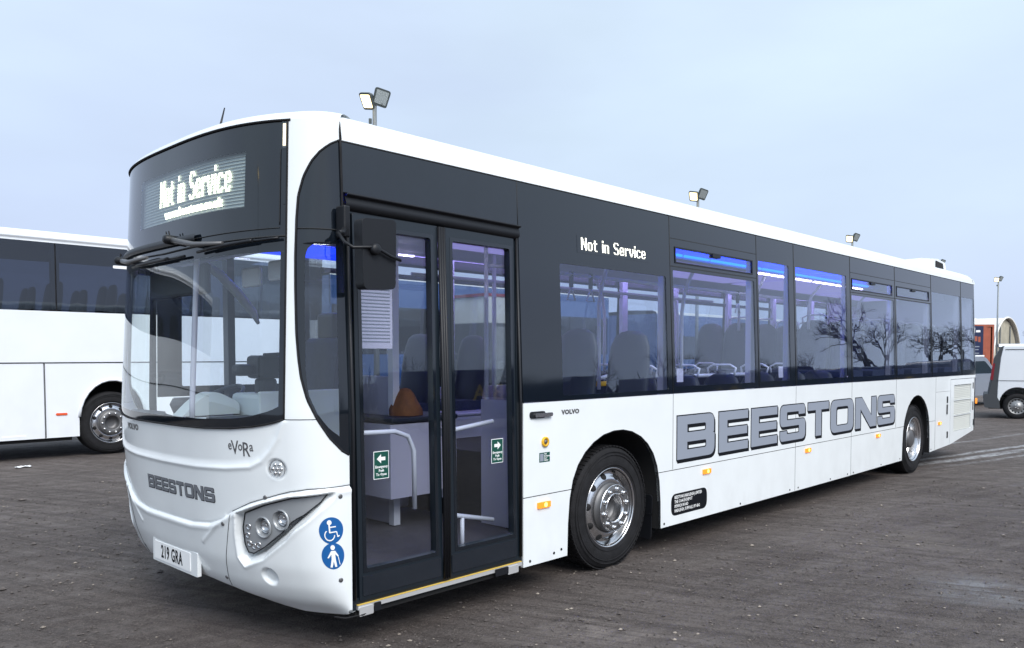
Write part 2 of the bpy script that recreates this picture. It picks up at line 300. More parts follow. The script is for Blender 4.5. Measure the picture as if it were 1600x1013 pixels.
# ================================================================= GROUND
def ground():
    m = bpy.data.materials.new('yard_dirt_tarmac'); m.use_nodes = True; t = m.node_tree; b = t.nodes['Principled BSDF']; n = t.nodes.new; l = t.links.new
    g = n('ShaderNodeNewGeometry')
    def noise(sc, det=6, rough=.6, scale=(1, 1, 1), rot=0):
        mp = n('ShaderNodeMapping'); mp.inputs['Scale'].default_value = scale
        m0 = n('ShaderNodeMapping'); m0.inputs['Rotation'].default_value = (0, 0, rot); l(g.outputs['Position'], m0.inputs[0]); l(m0.outputs[0], mp.inputs[0])
        z = n('ShaderNodeTexNoise'); z.inputs['Scale'].default_value = sc; z.inputs['Detail'].default_value = det; z.inputs['Roughness'].default_value = rough; l(mp.outputs[0], z.inputs[0]); return z.outputs[0]
    def mrange(s, a, b_, c=0, d=1):
        r = n('ShaderNodeMapRange'); l(s, r.inputs[0]); r.inputs[1].default_value = a; r.inputs[2].default_value = b_; r.inputs[3].default_value = c; r.inputs[4].default_value = d; return r.outputs[0]
    def mix(f, a, b_):
        x = n('ShaderNodeMixRGB'); l(f, x.inputs[0])
        for i, q in ((1, a), (2, b_)):
            if isinstance(q, tuple): x.inputs[i].default_value = (*q, 1)
            else: l(q, x.inputs[i])
        return x.outputs[0]
    def mul(a, b_, op='MULTIPLY'):
        x = n('ShaderNodeMath'); x.operation = op
        for i, q in enumerate((a, b_)):
            if isinstance(q, float): x.inputs[i].default_value = q
            else: l(q, x.inputs[i])
        return x.outputs[0]
    big = noise(.55, 5, .55); mid = noise(5, 8, .7); fine = noise(85, 4, .7); streak = noise(1.0, 6, .6, (.35, 5.5, 1), math.radians(14)); streak2 = noise(1.7, 9, .74, (.22, 5.0, 1), math.radians(70)); streak3 = noise(1.1, 8, .7, (.28, 2.6, 1), math.radians(62))
    c = mix(mrange(big, .3, .7), (.074, .059, .054), (.140, .118, .109))
    c = mix(mul(mrange(streak, .45, .7), .55), c, (.215, .190, .178))
    c = mix(mul(mrange(streak3, .5, .68), .55), c, (.20, .172, .158))
    c = mix(mul(mrange(streak2, .47, .62), .75), c, (.050, .039, .036))
    c = mix(mul(mrange(mid, .45, .75), .6), c, (.046, .037, .034))
    vo = n('ShaderNodeTexVoronoi'); vo.inputs['Scale'].default_value = 26; l(g.outputs['Position'], vo.inputs[0])
    sp = mul(mrange(vo.outputs['Distance'], .22, .12), mrange(mid, .5, .62))
    c = mix(mul(sp, .8), c, (.27, .235, .205))
    c = mix(mul(mrange(fine, .5, .72), .7), c, (.24, .205, .185)); c = mix(mul(mrange(noise(30, 3, .6), .52, .7), .6), c, (.038, .030, .027))
    # wet tyre tracks behind the rear wheels, their pale sheen painted into the colour
    s = n('ShaderNodeSeparateXYZ'); l(g.outputs['Position'], s.inputs[0])
    ln = mul(mul(s.outputs['X'], .245), s.outputs['Y'], 'ADD')       # y + .245 x
    curve = mul(mul(mul(mul(s.outputs['X'], 11.0, 'SUBTRACT'), 2.0, 'POWER'), -.006), ln, 'ADD')
    tracks = None
    for cpos, wd, k in ((2.96, .13, 1.0), (3.28, .09, .8), (2.62, .07, .5), (4.3, .07, .6), (1.15, .10, .6), (.75, .05, .4)):
        d = mul(mul(curve, float(cpos), 'SUBTRACT'), 0.0, 'ADD'); ab = n('ShaderNodeMath'); ab.operation = 'ABSOLUTE'; l(d, ab.inputs[0])
        q = mul(mrange(ab.outputs[0], wd, wd*.4), k); tracks = q if tracks is None else mul(tracks, q, 'MAXIMUM')
    tracks = mul(mul(tracks, mrange(s.outputs['X'], 9.5, 11.5)), mrange(streak, .34, .52))
    tracks = mul(tracks, mrange(noise(9, 7, .75), .38, .58))
    c = mix(tracks, c, (.46, .47, .49))
    # pale patches beside the bus
    for (px, py, r, k, col) in ((1.75, -.85, 1.0, .85, (.27, .235, .215)), (4.25, -2.2, .55, .9, (.30, .31, .33)), (5.6, -1.4, .5, .6, (.26, .23, .19)), (7.6, -1.6, .8, .35, (.13, .12, .12))):
        dv = n('ShaderNodeVectorMath'); dv.operation = 'DISTANCE'; l(g.outputs['Position'], dv.inputs[0]); dv.inputs[1].default_value = (px, py, 0)
        q = mul(mul(mul(mrange(dv.outputs['Value'], r, r*.1), k), mrange(mid, .38, .6)), mrange(streak2, .62, .44)); c = mix(q, c, col)
    l(c, b.inputs['Base Color']); l(mrange(mid, .3, .7, .62, .95), b.inputs['Roughness']); b.inputs['Specular IOR Level'].default_value = .35
    bp = n('ShaderNodeBump'); bp.inputs['Strength'].default_value = 1; bp.inputs['Distance'].default_value = .03
    l(mul(mul(mid, 1.6), mul(mul(fine, .8), mul(streak, 1.0), 'ADD'), 'ADD'), bp.inputs['Height']); l(bp.outputs[0], b.inputs['Normal'])
    return m
M['ground'] = ground()
mb = MB()
def gz(x, y):
    return (np.sin(x*1.7+y*.9)*np.sin(y*2.3-x*.6)*.006+np.sin(x*5.1-y*4.3)*np.sin(y*6.7+x*2.2)*.003)
X, Y = np.meshgrid(np.linspace(-10, 34, 300), np.linspace(-9, 16, 190), indexing='ij'); Z = gz(X, Y)+rng.normal(0, .0016, X.shape)
edge = np.minimum(np.minimum(X+10, 34-X), np.minimum(Y+9, 16-Y)); Z = np.where(edge < .3, 0, Z)-.004
nu, nv = X.shape; P = np.stack([X, Y, Z], -1).reshape(-1, 3).tolist()
mb.add(P, [(i*nv+j, (i+1)*nv+j, (i+1)*nv+j+1, i*nv+j+1) for i in range(nu-1) for j in range(nv-1)], 0, True)
for (a, b, c, d) in ((-900, -10, -900, 900), (34, 900, -900, 900), (-10, 34, -900, -9), (-10, 34, 16, 900)):
    mb.add([(a, c, -.004), (b, c, -.004), (b, d, -.004), (a, d, -.004)], [(0, 1, 2, 3)])
g = mb.obj('ground', 'ground', fix=True, kind='structure')
# loose stones
mb = MB(); mb2 = MB()
ico = [(0, 0, 1), (.9, 0, .2), (.28, .85, .2), (-.72, .52, .2), (-.72, -.52, .2), (.28, -.85, .2), (0, 0, -.6)]; icf = [(0, 1, 2), (0, 2, 3), (0, 3, 4), (0, 4, 5), (0, 5, 1), (6, 2, 1), (6, 3, 2), (6, 4, 3), (6, 5, 4), (6, 1, 5)]
for k in range(17000):
    far = random.random()
    d = .9+far**1.6*11; th = random.uniform(-.75, 1.0)
    x = CX+d*math.cos(math.pi/2-YAW-th); y = CY+d*math.sin(math.pi/2-YAW-th)
    if -.1 < x < 13 and .3 < y < 2.2: continue
    r = random.choice((.004, .005, .006, .008, .011))*random.uniform(.6, 1.5)*(2.2 if random.random() < .015 else 1)*(1+d*.04); a = random.random()*6.3
    vs = [(x+(px*math.cos(a)-py*math.sin(a))*r*random.uniform(.75, 1.25), y+(px*math.sin(a)+py*math.cos(a))*r*random.uniform(.6, 1.1), float(gz(x, y))+pz*r*.55) for px, py, pz in ico]
    (mb if random.random() < .8 else mb2).add(vs, icf)
M['stone'] = mat('dark_stone', (.10, .085, .078), .85, var=.5, vscale=30); M['stone2'] = mat('pale_stone', (.26, .225, .19), .85, var=.5, vscale=30)
mb.obj('gravel', 'stone', fix=False, kind='stuff', label='small dark stones scattered over the dirt yard', category='gravel')
mb2.obj('gravel', 'stone2', fix=False, kind='stuff', label='small pale stones scattered over the dirt yard', category='gravel')

# ================================================================= THE BUS
bus = empty('bus', (6.5, 1.275, 0), 'white and black single-decker bus with grey BEESTONS lettering on its side', 'bus')
# ---- underbody
mb = MB(); mb.box(.75, 2.3, .06, 2.49, .26, .33); mb.box(2.3, 3.6, .5, 2.05, .26, .9); mb.box(3.6, 9.35, .04, 2.51, .235, .33); mb.box(9.35, 10.6, .55, 2.0, .3, .95); mb.box(10.6, 12.9, .04, 2.51, .42, .9)
mb.box(.5, .75, .5, 2.1, .28, .34)
mb.obj('underbody', 'dark', bus)
# axle beams
MB().tube([(2.95, .3, .478), (2.95, 2.25, .478)], .07, 12).obj('axle', 'dark', bus); MB().tube([(10.0, .3, .478), (10.0, 2.25, .478)], .11, 12).obj('axle', 'dark', bus)
# ---- side skin panels
AF = [(2.35, .217), (2.358, .45), (2.375, .62), (2.41, .755), (2.468, .86), (2.55, .945), (2.65, 1.01), (2.77, 1.058), (2.9, 1.08), (3.02, 1.08), (3.14, 1.058), (3.26, 1.01), (3.355, .945), (3.435, .86), (3.49, .755), (3.525, .62), (3.542, .45), (3.546, .217)]
AR = [(9.384, .235), (9.392, .45), (9.412, .62), (9.455, .755), (9.52, .86), (9.60, .95), (9.70, 1.02), (9.82, 1.072), (9.93, 1.093), (10.03, 1.093), (10.14, 1.072), (10.26, 1.02), (10.36, .95), (10.44, .86), (10.495, .755), (10.53, .62), (10.546, .45), (10.552, .235)]
def clip(poly, lo, hi):   # part of an arch polyline between z limits, interpolated
    def at(a, b, z): t = (z-a[1])/(b[1]-a[1]); return (a[0]+(b[0]-a[0])*t, z)
    o = []
    for a, b in zip(poly, poly[1:]):
        for z in (lo, hi):
            pass
        if lo <= a[1] <= hi: o.append(a)
        cr = [z for z in (lo, hi) if (a[1]-z)*(b[1]-z) < 0]
        for z in sorted(cr, key=lambda z: abs(z-a[1])): o.append(at(a, b, z))
    if lo <= poly[-1][1] <= hi: o.append(poly[-1])
    return o
ZW0, ZW1 = .688, .694
zb = lambda x: .224 if x < 9.3 else float(np.interp(x, [9.3, 10.55, 10.85, 11.53, 13.1], [.235, .242, .254, .277, .444]))
af_hi = clip(AF, ZW1, 2); ar_hi = clip(AR, ZW1, 2); half = len(AF)//2
af_lo1 = clip(AF[:half+1], .2, ZW0); af_lo2 = clip(AF[half:], .2, ZW0); ar_lo1 = clip(AR[:half+1], .2, ZW0); ar_lo2 = clip(AR[half:], .2, ZW0)
zt = 1.334
panels = [
    [(1.884, ZW1)]+af_hi+[(3.7225, ZW1), (3.7225, zt), (1.884, zt)],
    [(3.7275, ZW1), (6.0785, ZW1), (6.0785, zt), (3.7275, zt)], [(6.0835, ZW1), (7.596, ZW1), (7.596, zt), (6.0835, zt)], [(7.601, ZW1), (9.114, ZW1), (9.114, zt), (7.601, zt)],
    [(9.119, ZW1)]+ar_hi+[(10.794, ZW1), (10.794, zt), (9.119, zt)],
    [(1.884, .217)]+af_lo1+[(1.884, ZW0)],
    [(x, z) for x, z in reversed(af_lo2)]+[(6.0785, .2245)][:0]+[],
]
panels[-1] = [(af_lo2[-1][0], .224), (6.0785, .224), (6.0785, ZW0), af_lo2[0]]+af_lo2[1:-1]
panels += [[(6.0835, .224), (7.596, .225), (7.596, ZW0), (6.0835, ZW0)], [(7.601, .226), (9.384, .235)]+ar_lo1[1:]+[(7.601, ZW0)],
           [(ar_lo2[-1][0], zb(10.552)), (10.794, zb(10.794)), (10.794, ZW0)]+ar_lo2[:-1],
           [(10.80, 1.112), (11.525, 1.108), (11.525, zt), (10.80, zt)], [(10.80, zb(10.8)), (11.525, zb(11.525)), (11.525, 1.104), (10.80, 1.108)],
           [(11.532, 1.286), (12.90, 1.286), (12.90, zt), (11.532, zt)]]
for fn, n in ((side, 'near'), (off, 'far')):
    for p in panels:
        if fn is off and p is panels[0]: p = [(.62, ZW1)]+p[1:-1]+[(.62, zt)]
        if fn is off and p is panels[5]: p = [(.62, .217)]+p[1:-1]+[(.62, ZW0)]
        MB().plate([p], fn, -.03, 0).obj('side_panel', 'white', bus)
for x in (3.725, 6.081, 7.5985, 9.1165): MB().tube([(x, .0012, .226 if x > 5 and x < 9 else .70), (x, .0012, 1.333)], .0032, 6).obj('panel_gap', 'gap', bus)
MB().tube([(1.886, .0012, .691), (2.39, .0012, .691)], .003, 6).obj('panel_gap', 'gap', bus); MB().tube([(3.53, .0012, .691), (9.43, .0012, .691)], .003, 6).obj('panel_gap', 'gap', bus)
MB().tube([(10.797, .0012, .26), (10.797, .0012, 1.333)], .003, 6).obj('panel_gap', 'gap', bus)
# rear engine door and louvre
MB().plate([[(11.532, zb(11.53)), (12.83, zb(12.83)), (12.83, 1.278), (11.532, 1.278)], rrect(11.70, 12.665, .468, 1.192, .01)], side, -.03, .004).obj('engine_door', 'white', bus)
MB().plate([[(11.532, zb(11.53)), (12.83, zb(12.83)), (12.83, 1.278), (11.532, 1.278)]], off, -.03, .004).obj('engine_door', 'white', bus)
lv = MB().plate([[(11.70, .468), (12.665, .468), (12.665, 1.192), (11.70, 1.192)]], side, -.06, -.022).obj('louvre', 'cream', bus)
me = MB(); me.add([(11.705, .022, -.012), (12.66, .022, -.012), (12.66, .022, .012), (11.705, .022, .012), (11.705, .010, -.012), (12.66, .010, -.012), (12.66, .019, .012), (11.705, .019, .012)], [(0, 1, 2, 3), (7, 6, 5, 4), (0, 4, 5, 1), (3, 2, 6, 7), (0, 3, 7, 4), (1, 5, 6, 2)])
slm = me.mesh('slat', 'cream')
for i in range(26):
    o = link('slat', slm, lv); o.location = (0, 0, .486+i*.0275)
for z in (.71, .95): MB().box(11.70, 12.665, -.001, .02, z-.006, z+.006).obj('louvre_bar', 'white', lv)
for x, z, h in ((11.366, .978, .05), (11.36, .83, .075), (11.392, .44, .05), (12.757, 1.158, .05), (12.763, .824, .07), (12.808, .549, .05)):
    MB().plate([rrect(x-.022, x+.022, z-h, z+h, .01)], side, 0, .008).obj('door_catch', 'plastic', bus)
# corner posts at the rear and rear face
def rearprof(z): return XR+(-.02 if z < 1.3 else -.02-(z-1.3)*.03)
P = []
for z in (.44, .8, 1.3, 1.34, 2.2, 2.83, 2.9):
    xr = rearprof(z); tb = TB*max(0, z-ZS); row = [(12.905, tb, z), (xr-.07, tb+.002, z), (xr-.02, tb+.02, z), (xr, tb+.08, z), (xr+.015, .4, z), (xr+.03, 1.275, z), (xr+.015, 2.15, z), (xr, BW-tb-.08, z), (xr-.02, BW-tb-.02, z), (xr-.07, BW-tb, z), (12.905, BW-tb, z)]
    P.append(row)
MB().grid(P).obj('rear_panel', 'white', bus)
MB().plate([rrect(12.955, 12.995, .85, .94, .01)], side, -.01, .012).obj('marker_lamp', 'amber', bus)
# amber side markers
def amber(x, z, ln=.13):
    a = MB().plate([rrect(x-ln/2, x+ln/2, z-.021, z+.021, .008)], side, 0, .014).obj('side_marker_lamp', 'amber', bus)
    MB().plate([circ(x+.012, z, .016, 12)], side, .0141, .016).obj('bulb', 'amberhot', a)
for x, z in ((2.087, .622), (4.271, .626), (6.385, .632), (8.472, .639), (11.0, .639)): amber(x, z)
# fixings along the skirt
for x, z in ((1.95, .25), (2.2, .262), (2.28, .275), (3.6, .255), (4.9, .25), (5.96, .252), (6.16, .252), (7.0, .25), (7.5, .252), (7.68, .252), (8.6, .255), (9.3, .265), (10.62, .28)):
    MB().lathe([(.010, 0), (.009, .004), (0, .005)], side(x, z, 0), (0, -1, 0), 10).obj('screw', 'plastic', bus)
# wheel-arch liners
for arch, x0, x1 in ((AF, 2.3, 3.6), (AR, 9.33, 10.6)):
    for (ya, yb) in ((.012, .55), (BW-.55, BW-.012)):
        mb = MB(); P = [[(x, ya, z) for x, z in arch], [(x+(2.95 if x < 5 else 9.97)*0, yb, z) for x, z in arch]]; mb.grid(P)
        y_ = .55 if ya < 1 else 2.0
        mb.add([(x, y_, z) for x, z in arch], [tuple(range(len(arch)))]); mb.obj('wheel_arch_liner', 'dark', bus)
        # rubber lip
    MB().tube([(x, .004, z) for x, z in arch], .006, 6).obj('arch_lip', 'rubber', bus)
for x in (3.50, 10.5):
    mb = MB(); mb.plate([rrect(.06, .42, .13 if x < 5 else .2, .5, .03)], lambda a, b, c: (x+c+(b-.3)*.05, a, b), 0, .012); mb.box(x-.001, x+.014, .06, .42, .33, .345); mb.obj('mud_flap', 'plastic', bus)
# ---- wheels
def tyre_prof(R, w): return [(.29, -w/2+.012), (.315, -w/2), (.36, -w/2-.006), (R-.05, -w/2+.002), (R-.018, -w/2+.014), (R, -w/2+.04), (R-.002, 0), (R, w/2-.04), (R-.018, w/2-.014), (R-.05, w/2-.002), (.36, w/2+.006), (.315, w/2), (.29, w/2-.012)]
def tyre(name='tyre', R=.478, w=.275, grooves=True):
    mb = MB(); mb.lathe(tyre_prof(R, w), n=72)
    # raised rings on the sidewall
    for r in (.335, .41, .435): mb.lathe([(r-.003, -w/2-.003), (r, -w/2-.009), (r+.003, -w/2-.003)], n=72)
    return mb
tyre_me = tyre().mesh('tyre', 'rubber')
def tread():
    mb = MB(); 
    for k in range(72):
        t = 2*math.pi*k/72
        for yy in (-.1, -.035, .035, .1):
            c, s_ = math.cos(t+yy), math.sin(t+yy); r0, r1 = .474, .4825
            vs = []
            for rr in (r0, r1):
                for dt in (-.034, .034):
                    for dy in (-.027, .027): vs.append((rr*math.cos(t+yy+dt), yy+dy, rr*math.sin(t+yy+dt)))
            mb.add(vs, [(0, 1, 3, 2), (4, 6, 7, 5), (0, 4, 5, 1), (2, 3, 7, 6), (0, 2, 6, 4), (1, 5, 7, 3)])
    return mb
tread_me = tread().mesh('tread', 'rubber', fix=False)
# front rim: polished dish, raised hub flange with ten nuts
fr = MB(); y0 = -.1375
fr.lathe([(.27, y0+.06), (.292, y0+.03), (.300, y0+.006), (.309, y0-.002), (.313, y0+.004), (.306, y0+.012), (.294, y0+.022), (.286, y0+.05), (.280, y0+.060), (.240, y0+.036), (.200, y0+.012), (.196, y0+.018)], n=72)
frim_me = fr.mesh('rim', 'chrome')
hb = MB(); hb.lathe([(.196, y0+.018), (.186, y0+.02), (.184, y0-.028), (.180, y0-.036), (.116, y0-.036), (.108, y0-.032), (.102, y0-.01), (.100, y0+.05), (.06, y0+.06), (.0, y0+.062)], n=64)
hub_me = hb.mesh('hub', 'hub')
rg = MB(); rg.lathe([(.184, y0-.030), (.183, y0-.040), (.177, y0-.040), (.176, y0-.0365)], n=64); rg.lathe([(.118, y0-.0365), (.116, y0-.043), (.108, y0-.043), (.102, y0-.02), (.100, y0+.045)], n=64)
ring_me = rg.mesh('hub_ring', 'chrome')
nut = MB(); nut.lathe([(.020, 0), (.020, -.004), (.0165, -.006), (.0165, -.016), (.012, -.022), (0, -.024)], n=12); nut_me = nut.mesh('wheel_nut', 'chrome')
hole = MB(); hole.lathe([(.028, .001), (.028, -.0006), (0, -.0006)], n=20); hole_me = hole.mesh('hand_hole', 'dark')
cl = MB(); cl.lathe([(.0281, .0005), (.0285, -.0025), (.0245, -.0005)], n=20); 
# rear rim: deep concave dish
rr_ = MB(); rr_.lathe([(.27, y0+.03), (.292, y0+.016), (.302, y0-.004), (.310, y0-.010), (.313, y0-.002), (.304, y0+.008), (.292, y0+.03), (.286, y0+.12), (.274, y0+.15), (.262, y0+.155), (.16, y0+.135), (.15, y0+.12)], n=72); rrim_me = rr_.mesh('rim', 'chrome')
rh = MB(); rh.lathe([(.15, y0+.13), (.135, y0+.12), (.13, y0+.04), (.10, y0+.02), (0, y0+.018)], n=48); rhub_me = rh.mesh('hub', 'hub')
def wheel(loc, front=True, flip=False, rot=0):
    w = link('wheel', tyre_me, bus); w.data = tyre_me
    w.matrix_basis = Matrix.Translation(loc) @ Matrix.Rotation(math.pi if flip else 0, 4, 'Z') @ Matrix.Rotation(rot, 4, 'Y')
    link('tread', tread_me, w)
    if front:
        link('rim', frim_me, w); link('hub', hub_me, w); link('hub_ring', ring_me, w)
        for k in range(10):
            t = 2*math.pi*k/10+.2; o = link('wheel_nut', nut_me, w); o.location = (.148*math.cos(t), y0-.036, .148*math.sin(t))
            t += .31; c, s_ = math.cos(t), math.sin(t); o = link('hand_hole', hole_me, w)
            n_ = Vector((c*.51, -.86, s_*.51)).normalized(); q = Vector((0, -1, 0)).rotation_difference(n_)
            o.rotation_mode = 'QUATERNION'; o.rotation_quaternion = q; o.location = Vector((.246*c, y0+.0396, .246*s_))+n_*.0008
    else:
        link('rim', rrim_me, w); link('hub', rhub_me, w)
        for k in range(10):
            t = 2*math.pi*k/10; o = link('wheel_nut', nut_me, w); o.location = (.168*math.cos(t), y0+.136, .168*math.sin(t))
    return w
wheel((2.945, .195, .476)); wheel((2.945, BW-.195, .476), flip=True)
wheel((9.985, .185, .476), front=False, rot=.3); wheel((9.985, BW-.185, .476), front=False, flip=True)
for y in (.52, BW-.52):
    w = link('wheel', tyre_me, bus); w.matrix_basis = Matrix.Translation((9.985, y, .476))

# ---- front lower body shell, relief pressed into one sheet
def zwb(w):
    ww = np.where(w > 1.275, BW-w, w)
    return np.interp(ww, [0, .017, .046, .075, .16, .25, .345, .5, .73, .98, 1.275], [1.112, 1.138, 1.212, 1.314, 1.314, 1.288, 1.271, 1.256, 1.247, 1.245, 1.245])
def zbt(w):
    ww = np.where(w > 1.275, BW-w, w)
    return np.interp(ww, [0, .06, .15, .27, .38, .48, .68, .87, 1.0, 1.275], [.240, .232, .226, .226, .252, .285, .325, .345, .350, .350])
def arcw(w): return np.where(w < .156, .156-(.156-w)*1.75, w)           # rough arc length round the corner
def pdist(w, z, pts):
    best = np.full(np.shape(w), 9.); aw = arcw(w)
    for (a, b), (c, d) in zip(pts, pts[1:]):
        a = float(arcw(np.array(a))); c = float(arcw(np.array(c)))
        t = np.clip(((aw-a)*(c-a)+(z-b)*(d-b))/((c-a)**2+(d-b)**2), 0, 1); best = np.minimum(best, np.hypot(aw-a-t*(c-a), z-b-t*(d-b)))
    return best
RU = [(.162, 1.30), (.197, 1.214), (.246, 1.14), (.303, 1.083), (.377, 1.048), (.56, 1.029), (.834, 1.018), (1.275, 1.014)]
SM = [(.0, .943), (.108, .935), (.203, .906), (.402, .843), (.541, .786), (.643, .73), (.756, .695), (.957, .676), (1.275, .676)]
CN = [(.60, .75), (.72, .662), (.835, .58)]
POD = [(.505, .785), (.525, .65), (.527, .53), (.492, .478), (.35, .535), (.20, .65), (.11, .77), (.045, .887), (.035, .925), (.156, .90), (.32, .852), (.457, .80)]
def inpoly(w, z, P):
    r = np.zeros(np.shape(w), bool); k = len(P)
    for i in range(k):
        x1, y1 = P[i]; x2, y2 = P[(i+1) % k]; c = ((y1 > z) != (y2 > z)) & (w < (x2-x1)*(z-y1)/(y2-y1+1e-12)+x1); r ^= c
    return r
sst = lambda x: np.clip(x, 0, 1)**2*(3-2*np.clip(x, 0, 1))
def relief(w, z):
    ww = np.where(w > 1.275, BW-w, w)
    h = .006*np.exp(-(pdist(ww, z, RU)/.013)**2)
    zr = np.interp(ww, [p[0] for p in RU], [p[1] for p in RU]); inU = (ww > .162) & (z > zr)
    h -= .006*sst(pdist(ww, z, RU)/.05)*inU
    zs = np.interp(ww, [p[0] for p in SM], [p[1] for p in SM]); d = pdist(ww, z, SM)
    h += np.where(z < zs, .016*sst(d/.016), 0)-.004*np.exp(-(d/.006)**2)
    h += .003*np.exp(-((z-zs+.028)/.013)**2)
    h += .006*np.exp(-(pdist(ww, z, CN)/.012)**2)
    pin = inpoly(ww, z, POD); dp = pdist(ww, z, POD+[POD[0]])
    h += np.where(pin, -.046*sst(dp/.020)-.05*sst((dp-.028)/.014), .004*np.exp(-(dp/.012)**2))
    dd = np.hypot(arcw(ww)-.335, z-.441); h -= .022*sst((.052-dd)/.014)
    dl = np.hypot(arcw(ww)-.218, z-1.045); h -= .010*sst((.062-dl)/.016)
    # licence plate plinth
    h += .022*sst((.36-np.abs(ww-1.275+.02))/.02)*sst((.50-z)/.02)*0
    return h
cw = np.concatenate([np.linspace(0, .156, 46)[:-1], np.linspace(.156, 1.275, 210)]); cw = np.concatenate([cw, (BW-cw[::-1])[1:]])
nz_ = 170; V = np.linspace(0, 1, nz_); Wg = np.repeat(cw[:, None], nz_, 1); zb_, zt_ = zbt(cw)[:, None], zwb(cw)[:, None]; Zg = zb_+(zt_-zb_)*V[None]
Hg = relief(Wg, Zg); G = S(Wg, Zg)+SN(Wg, Zg)*Hg[..., None]
# turn the lower edge under
r1 = G[:, :1].copy(); r1[..., 0] += .05; r1[..., 2] -= .004; r1[:, :, 1] += np.where(cw < .3, .03, np.where(cw > BW-.3, -.03, 0))[:, None]
G = np.concatenate([r1, G], 1)
mb = MB(); nu, nv = G.shape[:2]; mb.add(G.reshape(-1, 3).tolist(), [(i*nv+j, (i+1)*nv+j, (i+1)*nv+j+1, i*nv+j+1) for i in range(nu-1) for j in range(nv-1)], 0, True)
front = mb.obj('front_panel', 'white', bus)
def strip(name, pts, r, m, lift=.0, n=6, par=None):
    w = np.array([p[0] for p in pts]); z = np.array([p[1] for p in pts]); P = onS(w, z, relief(w, z)+lift); return MB().tube(P.tolist(), r, n).obj(name, m, par or bus)
def dens(pts, k=8):
    o = []
    for a, b in zip(pts, pts[1:]): o += [(a[0]+(b[0]-a[0])*i/k, a[1]+(b[1]-a[1])*i/k) for i in range(k)]
    return o+[pts[-1]]
mir = lambda pts: [(BW-w, z) for w, z in pts]
for f_ in (lambda p: p, mir):
    strip('panel_gap', f_(dens([(.545, .77), (.575, .68), (.62, .55), (.69, .335)])), .0022, 'gap', .0)
    strip('panel_gap', f_(dens([(.0, .948), (.108, .940), (.203, .911), (.402, .848), (.545, .786)])), .002, 'gap', .001)
    for w, z in ((.612, .712), (.694, .384), (.028, .894), (.04, .434), (.30, .885)):
        if f_ is mir: w = BW-w
        p = onS(w, z, float(relief(np.array(w), np.array(z)))); n_ = SN(w, z); MB().lathe([(.013, -.002), (.012, .003), (.006, .0045), (0, .004)], p, n_, 14).obj('screw', 'hub', front)
strip('panel_gap', dens([(.16, 1.316), (.075, 1.316)]), .002, 'gap', .001)
# door-side edge of the front shell: return flange
MB().grid([[tuple(S(0., z)+(0, o, 0)) for z in np.linspace(.24, 1.11, 12)] for o in (0, .05)]).obj('front_panel_edge', 'white', bus)
